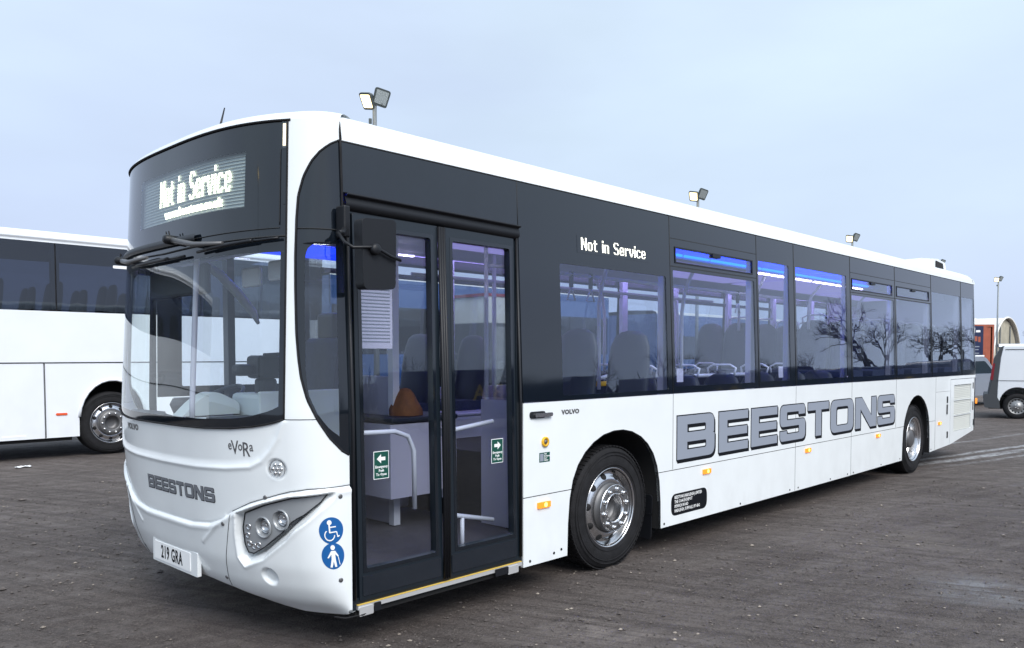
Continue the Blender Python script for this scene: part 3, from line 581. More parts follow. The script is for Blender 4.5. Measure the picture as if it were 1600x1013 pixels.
# headlight panels
def sheet(poly, depth, n=26, m=12):
    """grid patch over polygon `poly` on S, clipped by column"""
    ws = [p[0] for p in poly]; cols = np.linspace(min(ws)+1e-4, max(ws)-1e-4, n); P = []
    for w in cols:
        zs = []
        for (a, b), (c, d) in zip(poly, poly[1:]+poly[:1]):
            if (a-w)*(c-w) <= 0 and a != c: zs.append(b+(d-b)*(w-a)/(c-a))
        P.append([(w, z) for z in np.linspace(min(zs), max(zs), m)])
    return P
HL = [(.457, .782), (.315, .838), (.156, .885), (.055, .911), (.076, .866), (.125, .796), (.224, .691), (.348, .598), (.432, .553), (.470, .556), (.487, .60), (.483, .70)]
for sgn in (0, 1):
    q = (lambda w: BW-w) if sgn else (lambda w: w)
    P = [[tuple(onS(q(w), z, -.012)) for w, z in col] for col in sheet(HL, 0, 90, 46)]
    ctr = [(arcw(np.array(.343)), .712, .050), (arcw(np.array(.229)), .762, .048)]; hm = MB(); nc, nr = len(P), len(P[0]); fl = [p for r_w in P for p in r_w]; fs_ = []
    WZ = sheet(HL, 0, 90, 46)
    for i in range(nc-1):
        for j in range(nr-1):
            cw_ = (WZ[i][j][0]+WZ[i+1][j+1][0])/2; cz_ = sum(WZ[i+a][j+b][1] for a in (0, 1) for b in (0, 1))/4
            if any(math.hypot(float(arcw(np.array(cw_)))-float(u_), cz_-v_) < r2 for u_, v_, r2 in ctr): continue
            fs_.append((i*nr+j, (i+1)*nr+j, (i+1)*nr+j+1, i*nr+j+1))
    hp = hm.add(fl, fs_, 0, True).obj('headlight_unit', 'silver', bus)
    MB().tube([tuple(onS(q(w), z, -.011)) for w, z in dens(HL+[HL[0]], 5)], .004, 6).obj('headlight_seal', 'plastic', hp)
    for w, z, r in ((.343, .712, .058), (.229, .762, .056)):
        c = onS(q(w), z, -.010); n_ = Vector(SN(q(w), z)); n_ = (n_+Vector((-.6, 0, 0))).normalized()
        MB().lathe([(r+.004, -.006), (r+.002, .004), (r-.004, .003), (r-.008, -.012), (r-.016, -.034), (r*.4, -.04), (0, -.04)], c, n_, 36).obj('lamp_bowl', 'silver', hp)
        MB().lathe([(r*.52, -.03), (r*.56, -.018), (r*.46, -.006), (r*.3, -.001), (0, .001)], c, n_, 28).obj('lamp_lens', 'lens', hp)
        MB().lathe([(r*.60, -.035), (r*.64, -.018), (r*.58, -.015), (r*.54, -.026), (r*.3, -.034), (0, -.036)], c, n_, 28).obj('lamp_reflector', 'chrome', hp)
    for w, z in ((.442, .706), (.457, .656), (.453, .609), (.421, .596), (.388, .606)):
        c = onS(q(w), z, -.011); n_ = SN(q(w), z); MB().lathe([(.018, 0), (.017, .004), (.013, .002), (.010, -.004), (0, -.006)], c, n_, 18).obj('small_lamp', 'chrome', hp)
        MB().lathe([(.011, .0), (.006, .004), (0, .005)], c, n_, 14).obj('lamp_lens', 'lens', hp)
    c = onS(q(.218), 1.045, -.010); n_ = SN(q(.218), 1.045)
    rl = MB().lathe([(.052, -.004), (.052, .012), (.044, .020), (.02, .026), (0, .027)], c, n_, 32).obj('indicator_lamp', 'lens', bus)
    MB().lathe([(.050, .001), (.04, -.002), (0, -.002)], c, n_, 28).obj('lamp_reflector', 'chrome', rl)
    for i in range(7):
        a = i*math.pi/3; t1 = Vector(n_).cross(Vector((0, 0, 1))).normalized(); t2 = Vector((0, 0, 1)); rr = 0 if i == 6 else .026
        MB().lathe([(.010, .0), (.009, .006), (0, .009)], Vector(c)+t1*rr*math.cos(a)+t2*rr*math.sin(a), n_, 12).obj('led', 'chrome', rl)
# number plate
pf = lambda a, b, c: (.052-c+abs(a)*0+.03*0, 1.275-a, .415+b)
pl = MB().plate([rrect(-.30, .34, -.075, .070, .006)], lambda a, b, c: (.075-c, 1.275-a, .415+b), 0, .024).obj('number_plate', 'white', bus, bevel=.004)
MB().plate([rrect(-.26, .26, -.057, .057, .006)], lambda a, b, c: (.0505-c, 1.275-a+.01, .415+b), 0, .0035).obj('plate_face', 'whiteink', pl)
mb = MB(); put(mb, text2d('219 GRA', .112, .66, .0022, .0006, 1.12, align='CENTER'), lambda a, b, c: (.0460-c, 1.275-a+.01, .379+b)); mb.obj('plate_lettering', 'ink', pl)
# ---- A pillar and quarter light
QO = np.array([(1.112, .0), (1.138, .017), (1.212, .046), (1.318, .075), (1.422, .099), (1.541, .115), (1.643, .122), (1.779, .128), (2.019, .132), (2.19, .133), (2.395, .131), (2.515, .127), (2.618, .113), (2.697, .092), (2.755, .066), (2.798, .036), (2.83, .0)])
wo = lambda z: float(np.interp(z, QO[:, 0], QO[:, 1], 0, 0))
for f_ in (lambda w: w, lambda w: BW-w):
    P = []
    for z in list(np.linspace(1.316, 2.83, 60))+[2.86, 2.89, 2.928]:
        a = wo(z) if z < 2.83 else 0.0; P.append([tuple(S(f_(w), z)) for w in np.linspace(a, .1585, 14)])
    MB().grid(P).obj('a_pillar', 'white', bus)
def zrows(z0, z1, n): return np.linspace(z0, z1, n)
QG = np.array([(1.219, .022), (1.264, .046), (1.344, .073), (1.447, .095), (1.575, .103), (1.9, .107), (2.164, .107), (2.202, .105), (2.234, .099), (2.258, .083), (2.2605, .022)])
wg = lambda z: float(np.interp(z, QG[:, 0], QG[:, 1]))
for f_ in (lambda w: w, lambda w: BW-w):
    mb = MB(); mg = MB(); D = -.004
    zz = sorted(set(np.linspace(1.114, 2.827, 90).tolist()+[1.219, 2.258, 2.2605]))
    A = [[tuple(onS(f_(w), z, D)) for w in np.linspace(max(wo(z), .0005), wg(z) if 1.219 <= z <= 2.2605 else max(.0004, min(.022, wo(z)*.5)), 8)] for z in zz]
    B = [[tuple(onS(f_(w), z, D)) for w in np.linspace(.022 if 1.219 <= z <= 2.2605 else max(.0004, min(.022, wo(z)*.5)), .0002, 4)] for z in zz]
    mb.grid(A); mb.grid(B)
    qm = mb.obj('quarter_glass_surround', 'mask', bus, fix=True)
    zg = [z for z in zz if 1.219 <= z <= 2.2605]; mg.grid([[tuple(onS(f_(w), z, D)) for w in np.linspace(wg(z), .022, 8)] for z in zg]); mg.obj('quarter_pane', 'ws', bus)
    MB().tube([tuple(onS(f_(w), z, .0)) for z, w in zip(*[np.linspace(1.114, 2.827, 70), [wo(z) for z in np.linspace(1.114, 2.827, 70)]])], .006, 6).obj('quarter_seal', 'rubber', bus)
    MB().tube([tuple(onS(f_(w), 2.338, -.001)) for w in np.linspace(.131, .001, 10)], .0035, 6).obj('panel_gap', 'gap', bus)
# ---- windscreen and destination glass
we = .1605
def wband(z0f, z1f, wa, wb, n=70, m=16, D=-.003): return [[tuple(onS(w, z, D)) for z in np.linspace(float(z0f(w)), float(z1f(w)), m)] for w in np.linspace(wa, wb, n)]
wsb = lambda w: zwb(np.array(w)); gl_lo = lambda w: float(wsb(w))+float(np.interp(min(w, BW-w), [.16, .2, .4, 1.275], [.10, .075, .055, .05])); gl_hi = lambda w: 2.215; dg = lambda w: 2.30-.02*(1-abs(w-1.275)/1.1)
mk = MB(); mk.grid(wband(wsb, gl_lo, we, BW-we)); mk.grid(wband(gl_hi, dg, we, BW-we)); mk.grid(wband(gl_lo, gl_hi, we, .192, 6)); mk.grid(wband(gl_lo, gl_hi, BW-.192, BW-we, 6)); mk.obj('windscreen_surround', 'mask', bus)
MB().grid(wband(gl_lo, gl_hi, .192, BW-.192)).obj('windscreen', 'ws', bus)
DT = 2.921; dz0, dz1, dw0, dw1 = 2.47, 2.775, .44, BW-.86
mk = MB(); c_ = lambda v: (lambda w: v)
for a, b, p, q in ((dg, c_(dz0), we, BW-we), (c_(dz1), c_(DT), we, BW-we), (c_(dz0), c_(dz1), we, dw0), (c_(dz0), c_(dz1), dw1, BW-we)): mk.grid(wband(a, b, p, q, 60, 10))
dgl = mk.obj('destination_glass', 'mask', bus)
MB().grid(wband(c_(dz0), c_(dz1), dw0, dw1)).obj('destination_pane', 'ws', bus)
dbd = MB().grid(wband(c_(dz0-.02), c_(dz1+.02), dw0-.02, dw1+.02, D=-.026)).obj('destination_board', 'ledboard', bus)
for i in range(16):
    z = dz0+.012+i*.0185; MB().tube([tuple(onS(w, z, -.022)) for w in np.linspace(dw0, dw1, 24)], .0025, 4).obj('led_row', 'cream', dbd)
T2 = text2d('www.beestons.co.uk', .095, .86, .0025, .001)
led_dots(lambda a, b, c: tuple(onS(1.41-a, 2.575+b, -.017+c)), .84, .165).obj('destination_lettering', 'ledtext', dbd, fix=False)
mb = MB(); xm2 = max(p[0] for p in T2[0]); put(mb, T2, lambda a, b, c: tuple(onS(1.33-a*(.69/xm2), 2.50+b*.75, -.018+c))); mb.obj('destination_lettering', 'ledtext', dbd)
# trims round the glass
MB().tube([tuple(onS(w, DT+.003, .001)) for w in np.linspace(.15, BW-.15, 60)], .007, 6).obj('windscreen_seal', 'rubber', bus)
for q in (.1585, BW-.1585): MB().tube([tuple(onS(q, z, .0)) for z in np.linspace(1.316, 2.921, 40)], .006 if q < 1 else .013, 6).obj('windscreen_seal', 'rubber', bus)
MB().tube([tuple(onS(w, float(wsb(w))+.001, .001)) for w in np.linspace(.16, BW-.16, 60)], .0055, 6).obj('windscreen_seal', 'rubber', bus)
MB().tube([tuple(onS(w, dg(w), .0)) for w in np.linspace(.16, BW-.16, 60)], .005, 6).obj('glass_joint', 'gap', bus)
MB().tube([tuple(onS(w, dg(w)+.045, .001)) for w in np.linspace(.20, BW-.2, 60)], .0025, 4).obj('glass_joint', 'gap', bus)
MB().tube([tuple(onS(.20, z, .001)) for z in np.linspace(2.36, 2.77, 20)], .0022, 4).obj('glass_joint', 'gap', bus)
for q in (0, 1):
    f_ = (lambda w: BW-w) if q else (lambda w: w)
    sl_ = MB().grid([[tuple(onS(f_(w), z, .004)) for z in np.linspace(2.775, 2.915, 6)] for w in (.166, .176, .188)]).obj('side_lamp', 'lens', bus)
    MB().grid([[tuple(onS(f_(w), z, .002)) for z in np.linspace(2.785, 2.905, 6)] for w in (.168, .176, .186)]).obj('bulb', 'sidelamp', sl_)
# wipers
def wiper(pw, elbow, tip, a, b, par=bus):
    w0 = MB(); P = [onS(pw[0], pw[1], .03), onS(*elbow, .05), onS(*tip, .035)]
    ar = w0.tube([tuple(p) for p in P], [.017, .016, .010], 8).obj('wiper_arm', 'hub', par)
    MB().lathe([(.028, -.03), (.028, .03), (.018, .045), (0, .047)], P[0], SN(*pw), 18).obj('wiper_pivot', 'plastic', ar)
    MB().tube([tuple(onS(w, z, .022)) for w, z in dens([a, b], 12)], .008, 6).obj('wiper_blade', 'plastic', ar)
    MB().tube([tuple(onS(w, z, .032)) for w, z in dens([(a[0]*.85+b[0]*.15, a[1]*.85+b[1]*.15), (a[0]*.25+b[0]*.75, a[1]*.25+b[1]*.75)], 12)], .011, 6).obj('blade_carrier', 'plastic', ar)
    for k in (-.018, .018):
        MB().tube([tuple(onS(pw[0]+k+.03*math.sin(t*math.pi), pw[1]+.055*math.sin(t*math.pi), .04)) for t in np.linspace(0, 1, 9)], .004, 6).obj('washer_hose', 'rubber', ar)
wiper((1.12, 2.345), (.80, 2.285), (.56, 2.275), (.81, 2.246), (.19, 2.285))
wiper((2.22, 2.32), (1.75, 2.262), (1.45, 2.268), (1.75, 2.232), (.95, 2.236))
mb = MB(); mb.grid([[tuple(onS(w, z, .012+.01*math.sin((z-2.31)/.05*3.14))) for z in np.linspace(2.315, 2.36, 6)] for w in np.linspace(.85, 2.2, 40)]); mb.obj('wiper_cowl', 'plastic', bus)
# badges on the front
BH = 1.0
def glyphs(wd=1.0):
    """wide square block capitals, unit height: (loops, advance)"""
    w = 1.38*wd; tv = .36*wd; g = {}
    g['B'] = ([rpoly([(0, 0), (w, 0, .22), (w, .54, .14), (w-.07, .53, .02), (w-.02, .56, .05), (w-.02, 1, .2), (0, 1)]), rpoly([(tv, .21), (w-tv*.9, .21, .05), (w-tv*.9, .385, .05), (tv, .385)]), rpoly([(tv, .61), (w-tv*.95, .61, .05), (w-tv*.95, .79, .05), (tv, .79)])], w)
    we_ = w*.93; g['E'] = ([[(0, 0), (we_, 0), (we_, .22), (tv, .22), (tv, .39), (we_*.97, .39), (we_*.97, .60), (tv, .60), (tv, .78), (we_, .78), (we_, 1), (0, 1)]], we_)
    g['S'] = ([rpoly([(w*.98, 1, .2), (0, 1, .2), (0, .405, .16), (w-tv, .405, .03), (w-tv, .2, .03), (tv, .2, .03), (tv, .285), (0, .285), (0, 0, .2), (w, 0, .2), (w, .585, .16), (tv, .585, .03), (tv, .8, .03), (w*.98-tv, .8, .03), (w*.98-tv, .715), (w*.98, .715)][::-1])], w)
    g['T'] = ([[(w*.5-tv*.5, 0), (w*.5+tv*.5, 0), (w*.5+tv*.5, .77), (w*.98, .77), (w*.98, 1), (w*.02, 1), (w*.02, .77), (w*.5-tv*.5, .77)]], w)
    g['O'] = ([rpoly([(0, 0, .26), (w*1.08, 0, .26), (w*1.08, 1, .26), (0, 1, .26)]), rpoly([(tv, .21, .1), (w*1.08-tv, .21, .1), (w*1.08-tv, .79, .1), (tv, .79, .1)])], w*1.08)
    g['N'] = ([[(0, 0), (tv*.92, 0), (tv*.92, .62), (w-tv*1.15, 0), (w, 0), (w, 1), (w-tv*.92, 1), (w-tv*.92, .38), (tv*1.15, 1), (0, 1)]], w)
    return g
GL = glyphs()
def block_word(fn_main, fn_sh, H, boxes, out_w, dsh, name, parent):
    for ch, x0, x1 in boxes:
        lp, adv = GL[ch]; k = (x1-x0)/adv; L_ = [[(a*k, b*H) for a, b in l] for l in lp]
        b = put(MB(), curve2d(L_, out_w, .0008), lambda a, b_, c: fn_sh(x0+a+dsh[0], b_+dsh[1], .0012+c)).obj('letter_shadow', 'ink', parent)
        put(MB(), curve2d(L_, 0, .0008), lambda a, b_, c: fn_main(x0+a, b_, .0030+c)).obj('letter', 'letter', parent)
LB = [('B', 3.786, 4.405), ('E', 4.482, 5.032), ('E', 5.098, 5.648), ('S', 5.712, 6.312), ('T', 6.362, 6.936), ('O', 6.98, 7.645), ('N', 7.708, 8.392), ('S', 8.445, 9.06)]
fB = lambda a, b, c: (a, -c, .770+b)
for ch, x0, x1 in LB:
    lp, adv = GL[ch]; k = (x1-x0)/adv; H = .372; L_ = [[(a*k, b*H) for a, b in l] for l in lp]
    b = MB()
    for dx, dz in ((0, 0), (.009, -.011), (.018, -.022)): put(b, curve2d(L_, .009, .0003), lambda a, b_, c: fB(x0+a+dx, b_+dz, .0008+c+(.018-dx)*.02))
    b.obj('letter_shadow', 'ink', bus)
    put(MB(), curve2d(L_, -.001, .0006), lambda a, b_, c: fB(x0+a, b_, .0030+c)).obj('letter', 'letter', bus)
# front word
tot = 0; adv = [GL[c][1] for c in 'BEESTONS']; kf = .86/(sum(adv)+.14*7); wx = 1.545
for ch in 'BEESTONS':
    lp, ad_ = GL[ch]; L_ = [[(a*kf, b*.083) for a, b in l] for l in lp]; w0_ = wx
    ff = lambda a, b, c: (lambda w, z: tuple(onS(w, z, float(relief(np.array(w), np.array(z)))+c)))(w0_-a, .822+b)
    b = MB(); put(b, curve2d(L_, .0024, .0004), lambda a, b_, c: ff(a+.001, b_-.002, .0012+c)); b.obj('letter_shadow', 'ink', front)
    put(MB(), curve2d(L_, -.0008, .0004), lambda a, b_, c: ff(a, b_, .0022+c)).obj('letter', 'letterdk', front); wx -= (ad_+.14)*kf
def word(body, fn, size, m, par, name='lettering', **kw):
    return put(MB(), text2d(body, size, **kw), fn).obj(name, m, par)
fr2 = lambda w0, z0: (lambda a, b, c: tuple(onS(w0-a, z0+b, float(relief(np.array(w0-a), np.array(z0+b)))+.001+c)))
xw = .536
for ch, sz, dz, ofs in (('e', .076, .010, .0006), ('V', .110, -.014, .0006), ('o', .074, .008, .0006), ('R', .112, -.022, .0006), ('a', .076, .008, .0006)):
    T = text2d(ch, sz, .80, ofs, .0005); word_w = max(p[0] for p in T[0]); x0 = xw
    put(MB(), T, fr2(x0, 1.128+dz)).obj('badge_letter', 'letter' if 0 else 'hub', front); xw -= word_w*.93
word('VOLVO', fr2(1.90, 1.176), .05, 'hub', front, 'badge_lettering', sx=1.35, offset=.0032, extr=.0006, spacing=1.1)
# accessibility badges
def badge(zc, kind):
    wc = .055; rr = .073
    fn = lambda a, b, c: tuple(onS(wc-a*.43, zc+b, float(relief(np.array(wc), np.array(zc)))*1.0+.0015+c))
    bd = MB(); n = 40; ring = [(rr*math.cos(2*math.pi*i/n), rr*math.sin(2*math.pi*i/n)) for i in range(n)]
    rows = [[fn(a*k, b*k, .0) for a, b in ring+ring[:1]] for k in (0.001, .25, .5, .75, 1)]; bd.grid(rows); o = bd.obj('badge', 'blue', front)
    s = rr/.095; ic = MB(); f2 = lambda a, b, c: fn(a*s, b*s, .0015+c)
    def stroke(p, q, wd=.008):
        v = (Vector(q)-Vector(p)); v = v.normalized() if v.length else v; nrm = Vector((-v.y, v.x))*wd/2; ic.plate([[tuple(Vector(p)+nrm), tuple(Vector(p)-nrm), tuple(Vector(q)-nrm), tuple(Vector(q)+nrm)]], f2, 0, .0008+random.random()*.0004)
    if kind == 'chair':
        ic.plate([circ(-.013, .058, .018, 16)], f2, 0, .001); stroke((-.015, .042), (-.013, -.016), .011); stroke((-.014, .024), (.036, .026)); stroke((-.015, -.014), (.04, -.010)); stroke((.04, -.010), (.048, -.048)); stroke((.046, -.047), (.062, -.040))
        for i in range(16):
            a = 2.2+i*(4.0/16); b_ = a+4.0/16+.02; c0 = (-.015, -.032); R_ = .038; stroke((c0[0]+R_*math.cos(a), c0[1]+R_*math.sin(a)), (c0[0]+R_*math.cos(b_), c0[1]+R_*math.sin(b_)), .008)
    else:
        ic.plate([circ(0, .062, .018, 16)], f2, 0, .001)
        ic.plate([[(-.016, .038), (.018, .038), (.045, .0), (.036, -.006), (.016, .014), (.018, -.02), (.026, -.078), (.008, -.078), (.0, -.036), (-.014, -.080), (-.032, -.078), (-.016, -.02), (-.015, .014), (-.038, -.012), (-.05, -.010), (-.044, -.002)]], f2, 0, .001)
        stroke((.040, -.006), (.052, -.066), .006)
    ic.obj('badge_symbol', 'whiteink', o)
badge(.713, 'chair'); badge(.572, 'person')
# ---- roof
prof = [(0, 0), (.006, .045), (.012, .095), (.025, .115), (.045, .135), (.075, .150), (.11, .163), (.17, .178), (.25, .191), (.4, .207), (.6, .222), (.9, .234), (1.2, .238)]
def ring(w, ins, dz, base):
    p = S(w, base); Mx = max(p[0], 1.75); Md = np.array([Mx, 1.275, 0]); v = Md-p; v[2] = 0; k = ins/1.275
    q = p+v*k; q[2] = base+dz; return tuple(q)
ws_ = np.concatenate([np.linspace(0, .16, 18), np.linspace(.18, 1.275, 40)]); ws_ = np.concatenate([ws_, (BW-ws_[::-1])[1:]])
P = []
for w in ws_:
    ww = min(w, BW-w); base = 2.926; row = [tuple(S(w, 2.926))]
    for ins, dz in prof[2:]: row.append(ring(w, max(0, ins-.010), 2.83+dz-base+.014*min(1, dz/.11), base))
    P.append(row)
MB().grid(P).obj('roof_front', 'white', bus)
xs_ = [XS, 1.75, 4, 7, 10, 12.3, 12.7, 12.93, 12.98]; P = []
full = [(TB*(2.83-ZS)+i*(1275-57*i*0)/1275, 2.83+d) for i, d in prof]; sec = full+[(BW-y, z) for y, z in full[::-1]]
for x in xs_:
    k = {12.7: .97, 12.93: .72, 12.98: .45}.get(x, 1); P.append([(x, y, 2.83+(z-2.83)*k) for y, z in sec])
MB().grid(P).obj('roof', 'white', bus)
MB().add([(12.98, y, 2.83+(z-2.83)*.45) for y, z in sec], [tuple(range(len(sec)))]).obj('roof_end', 'white', bus)
MB().tube([(XS, y-.001, z+.0) for y, z in full[:7]], .008, 6).obj('roof_joint', 'rubber', bus)
MB().tube([(XS-.001, TB*max(0, z-ZS)-.001, z) for z in np.linspace(2.35, 2.84, 8)], .007, 6).obj('roof_joint', 'rubber', bus)
for f_ in (side, off): MB().plate([[(XS+.004, 2.823), (12.9, 2.823), (12.9, 2.829), (XS+.004, 2.829)]], f_, -.01, .002).obj('drip_strip', 'gap', bus)
# rear air-conditioning unit and camera
ac = MB(); ac.plate([rpoly([(11.15, 3.0), (12.72, 2.99), (12.62, 3.19, .04), (12.2, 3.225, .03), (11.3, 3.16, .1)])], lambda a, b, c: (a, c, b), .42, 2.1); ac = ac.obj('roof_unit', 'white', bus, bevel=.02)
MB().plate([[(12.10, 3.09), (12.5, 3.07), (12.45, 3.165), (12.10, 3.185)]], lambda a, b, c: (a, c, b), .405, .43).obj('grille', 'dark', ac)
MB().box(12.93, 13.12, .12, .22, 2.86, 2.93).obj('camera_housing', 'plastic', bus, bevel=.015)
# antenna
an = MB().tube([(.394, 1.2, 3.06), (.368, 1.2, 3.10), (.40, 1.2, 3.225)], [.012, .008, .004], 8).obj('antenna', 'plastic', bus)
# ---- upper side glazing
UZ0, UZ1 = 1.341, 2.82
def bay(x0, x1, wins, fn=side, m='mask', z0=UZ0, z1=UZ1, pane='glass'):
    L_ = [[(x0+.003, z0), (x1-.003, z0), (x1-.003, z1), (x0+.003, z1)]]+[w for w in wins]
    s_ = MB().plate(L_, fn, -.012, 0).obj('window_bay', m, bus)
    for w in wins: MB().plate([w], fn, -.008, -.003).obj('window_pane', pane, s_)
    return s_
def hop(x0, x1): return rpoly([(x0+.07, 2.447, .006), (x1-.085, 2.447, .006), (x1-.085, 2.562, .006), (x0+.07, 2.562, .006)], 3)
r_ = lambda a, b, c, d: rrect(a, b, c, d, .02)
bays = [(1.88, 3.725, [r_(2.30, 3.655, 1.372, 2.312)]), (3.725, 5.257, [hop(3.74, 5.245), r_(3.765, 5.20, 1.395, 2.375)]), (5.257, 6.081, [r_(5.29, 5.96, 1.40, 2.583)]),
        (6.081, 7.599, [r_(6.125, 7.48, 1.40, 2.588)]), (7.599, 9.116, [hop(7.59, 9.08), r_(7.64, 9.07, 1.40, 2.375)]), (9.116, 10.63, [hop(9.12, 10.6), r_(9.17, 10.59, 1.40, 2.40)]),
        (10.63, 12.13, [r_(10.66, 12.09, 1.40, 2.585)]), (12.13, 12.905, [r_(12.17, 12.86, 1.42, 2.585)])]
for x0, x1, ws in bays:
    s_ = bay(x0, x1, ws)
    if len(ws) == 2:
        fr_ = [rrect(x0+.012, x1-.012, 2.405, 2.640, .004)]; xa, xb = x0+.012, x1-.012
        for lp in ([(xa, 2.637), (xb, 2.637), (xb, 2.643), (xa, 2.643)], [(xa, 2.402), (xb, 2.402), (xb, 2.410), (xa, 2.410)]): MB().plate([lp], side, -.002, .0015).obj('hopper_edge', 'gap', s_)
        h = [min(p[0] for p in ws[0]), max(p[0] for p in ws[0])]
        MB().plate([[(h[0]-.012, 2.435), (h[1]+.012, 2.435), (h[1]+.012, 2.574), (h[0]-.012, 2.574)], ws[0]], side, .0, .006).obj('hopper_frame', 'plastic', s_)
        c = (h[0]+h[1])/2; MB().plate([rrect(c-.07, c+.07, 2.535, 2.57, .006)], side, -.03, .010).obj('hopper_catch', 'plastic', s_)
    if x1 < 12.5: MB().tube([side(x1, z, .0) for z in (UZ0, UZ1)], .0045, 6).obj('panel_gap', 'gap', bus)
# lit 'Not in Service' repeater in the first bay
rb = MB().plate([rrect(2.50, 3.42, 2.405, 2.535, .004)], side, 0, .0015).obj('side_destination', 'mask', bus)
led_dots(lambda a, b, c: side(2.545+a, 2.428+b, .003+c), .82, .092).obj('side_destination_lettering', 'ledtext2', rb, fix=False)
# far side glazing (clear, with pale pillars)
fb = [(.62, 1.75, 1.42, 2.62, 0), (1.88, 3.4, 1.36, 2.52, 1), (3.4, 4.9, 1.36, 2.52, 1), (4.9, 6.4, 1.36, 2.52, 1), (6.4, 7.6, 1.36, 2.52, 1), (7.6, 9.1, 1.36, 2.52, 1), (9.1, 10.6, 1.36, 2.52, 1), (10.6, 12.1, 1.36, 2.52, 0), (12.1, 12.9, 1.36, 2.52, 0)]
px = .49
for x0, x1, a, b, h in fb:
    w = [r_(x0+.06, x1-.06, a, 2.40), r_(x0+.06, x1-.06, 2.435, b)] if h else [r_(x0+.06, x1-.06, a, b)]
    bay(x0 if x0 > 1 else .49, x1 if x1 != 1.75 else 1.88, w, off)
    # inner lining of pillars
    if x1 > 2: MB().box(x1-.055, x1+.055, BW-.12, BW-.02-TB*1.2, 1.30, 2.62).obj('window_pillar', 'intgrey', bus)
    if h: MB().box(x0+.056, x1-.056, BW-.085, BW-.068, 2.395, 2.44).obj('window_bar', 'doorfr', bus)
# near-side inner pillars
for x in (1.93, 3.725, 5.257, 6.081, 7.6, 9.12, 10.63, 12.13): MB().box(x-.045, x+.045, .075, .13, 1.30, 2.62).obj('window_pillar', 'intgrey', bus)
# black painted panel above the door with joint
MB().plate([[(XS+.003, 2.548), (1.877, 2.528), (1.877, UZ1), (XS+.003, UZ1)]], side, -.02, 0).obj('door_header_panel', 'panelblk', bus)
MB().tube([side(1.879, z, -.001) for z in (2.5, UZ1)], .004, 6).obj('panel_gap', 'gap', bus)
hd = MB(); P = []
for x in np.linspace(XS+.01, 1.874, 8):
    zt_ = 2.548-(x-XS)*.0145
    P.append([(x, TB*1.2-d, zt_-dz) for dz, d in ((0, 0), (.004, .032), (.012, .040), (.018, .034), (.022, .018), (.030, .014), (.05, .024), (.075, .024), (.095, .006), (.10, -.03))])
hd.grid(P); hd.obj('door_header_cover', 'plastic', bus)
# ---- door opening
dfn = lambda a, b, c: (a, .040*max(0, b-1.3)*.9-c+.004, b)
D0, D1, DZ0, DZ1 = .494, 1.878, .272, 2.452
MB().plate([[(D0, .235), (D1, .235), (D1, DZ1), (D0, DZ1)], [(D0+.042, DZ0+.03), (D1-.034, DZ0+.03), (D1-.034, DZ1-.012), (D0+.042, DZ1-.012)]], dfn, -.06, -.004).obj('door_frame', 'doorfr', bus)
for x in (D0+.02, D1-.018): MB().tube([dfn(x, z, .004) for z in (.30, 1.3, 2.44)], .010, 8).obj('door_seal', 'plastic', bus)
def leaf(x0, x1, g0, g1):
    lf = MB().plate([rrect(x0, x1, .285, 2.44, .012), rrect(g0, g1, .462, 2.362, .018)], dfn, -.045, .004).obj('door_leaf', 'doorfr', bus, bevel=.003)
    MB().plate([rrect(g0-.004, g1+.004, .458, 2.366, .018)], dfn, -.030, -.022).obj('door_glass', 'doorglass', lf)
    MB().plate([rrect(x0+.02, x1-.02, .31, .425, .01)], dfn, .004, .009).obj('kick_panel', 'panelblk', lf)
    MB().plate([[(g0-.022, .44), (g1+.022, .44), (g1+.022, 2.384), (g0-.022, 2.384)], rrect(g0, g1, .462, 2.362, .018)], dfn, .0038, .0055).obj('glazing_mask', 'mask', lf)
    return lf
l1 = leaf(.548, 1.165, .596, 1.108); l2 = leaf(1.215, 1.832, 1.284, 1.79)
for x in (1.172, 1.190, 1.208): MB().tube([dfn(x, z, .012) for z in (.29, 1.3, 2.435)], .011, 8).obj('door_seal', 'plastic', bus)
mb = MB(); mb.plate([[(.53, .2665), (1.86, .2665), (1.86, .2685), (.53, .2685)]], side, -.02, .0103); mb.obj('sill_strip', 'gold', bus)
MB().plate([[(.53, .241), (1.86, .241), (1.86, .265), (.53, .265)]], side, -.02, .010).obj('door_sill', 'alu', bus)
for a, b in ((.535, .63), (1.72, 1.82)): MB().plate([rrect(a, b, .205, .256, .006)], side, .010, .016).obj('sill_bracket', 'alu', bus)
for a, b in ((.635, .68), (1.60, 1.72)): MB().plate([rrect(a, b, .215, .262, .006)], side, .012, .020).obj('sill_block', 'plastic', bus)
MB().box(.53, 1.86, .02, .12, .20, .24).obj('step_edge', 'dark', bus)
MB().tube([(.40, .03, .228), (.45, .0, .214), (.56, -.015, .212), (.64, .0, .224)], .005, 6).obj('cable', 'rubber', bus)
def gsticker(x0, right, par):
    s_ = MB().plate([rrect(x0, x0+.108, .952, 1.112, .004)], dfn, -.0218, -.0205).obj('sticker', 'whiteink', par)
    MB().plate([rrect(x0+.004, x0+.104, .956, 1.108, .003)], dfn, -.0205, -.0198).obj('sticker_face', 'green', s_)
    c = x0+.054; d = 1 if right else -1
    MB().plate([[(c-d*.028, 1.058), (c+d*.002, 1.058), (c+d*.002, 1.042), (c+d*.032, 1.068), (c+d*.002, 1.094), (c+d*.002, 1.078), (c-d*.028, 1.078)]], dfn, -.0198, -.0190).obj('arrow', 'whiteink', s_)
    for i, t in enumerate(('Emergency', 'Push', 'To Open')):
        put(MB(), text2d(t, .021, .95, .0006, .0003, align='CENTER', res=1), lambda a, b, c_: dfn(c+a, 1.016-i*.022+b, -.0192+c_)).obj('sticker_lettering', 'whiteink', s_)
gsticker(.667, False, l1); gsticker(1.606, True, l2)
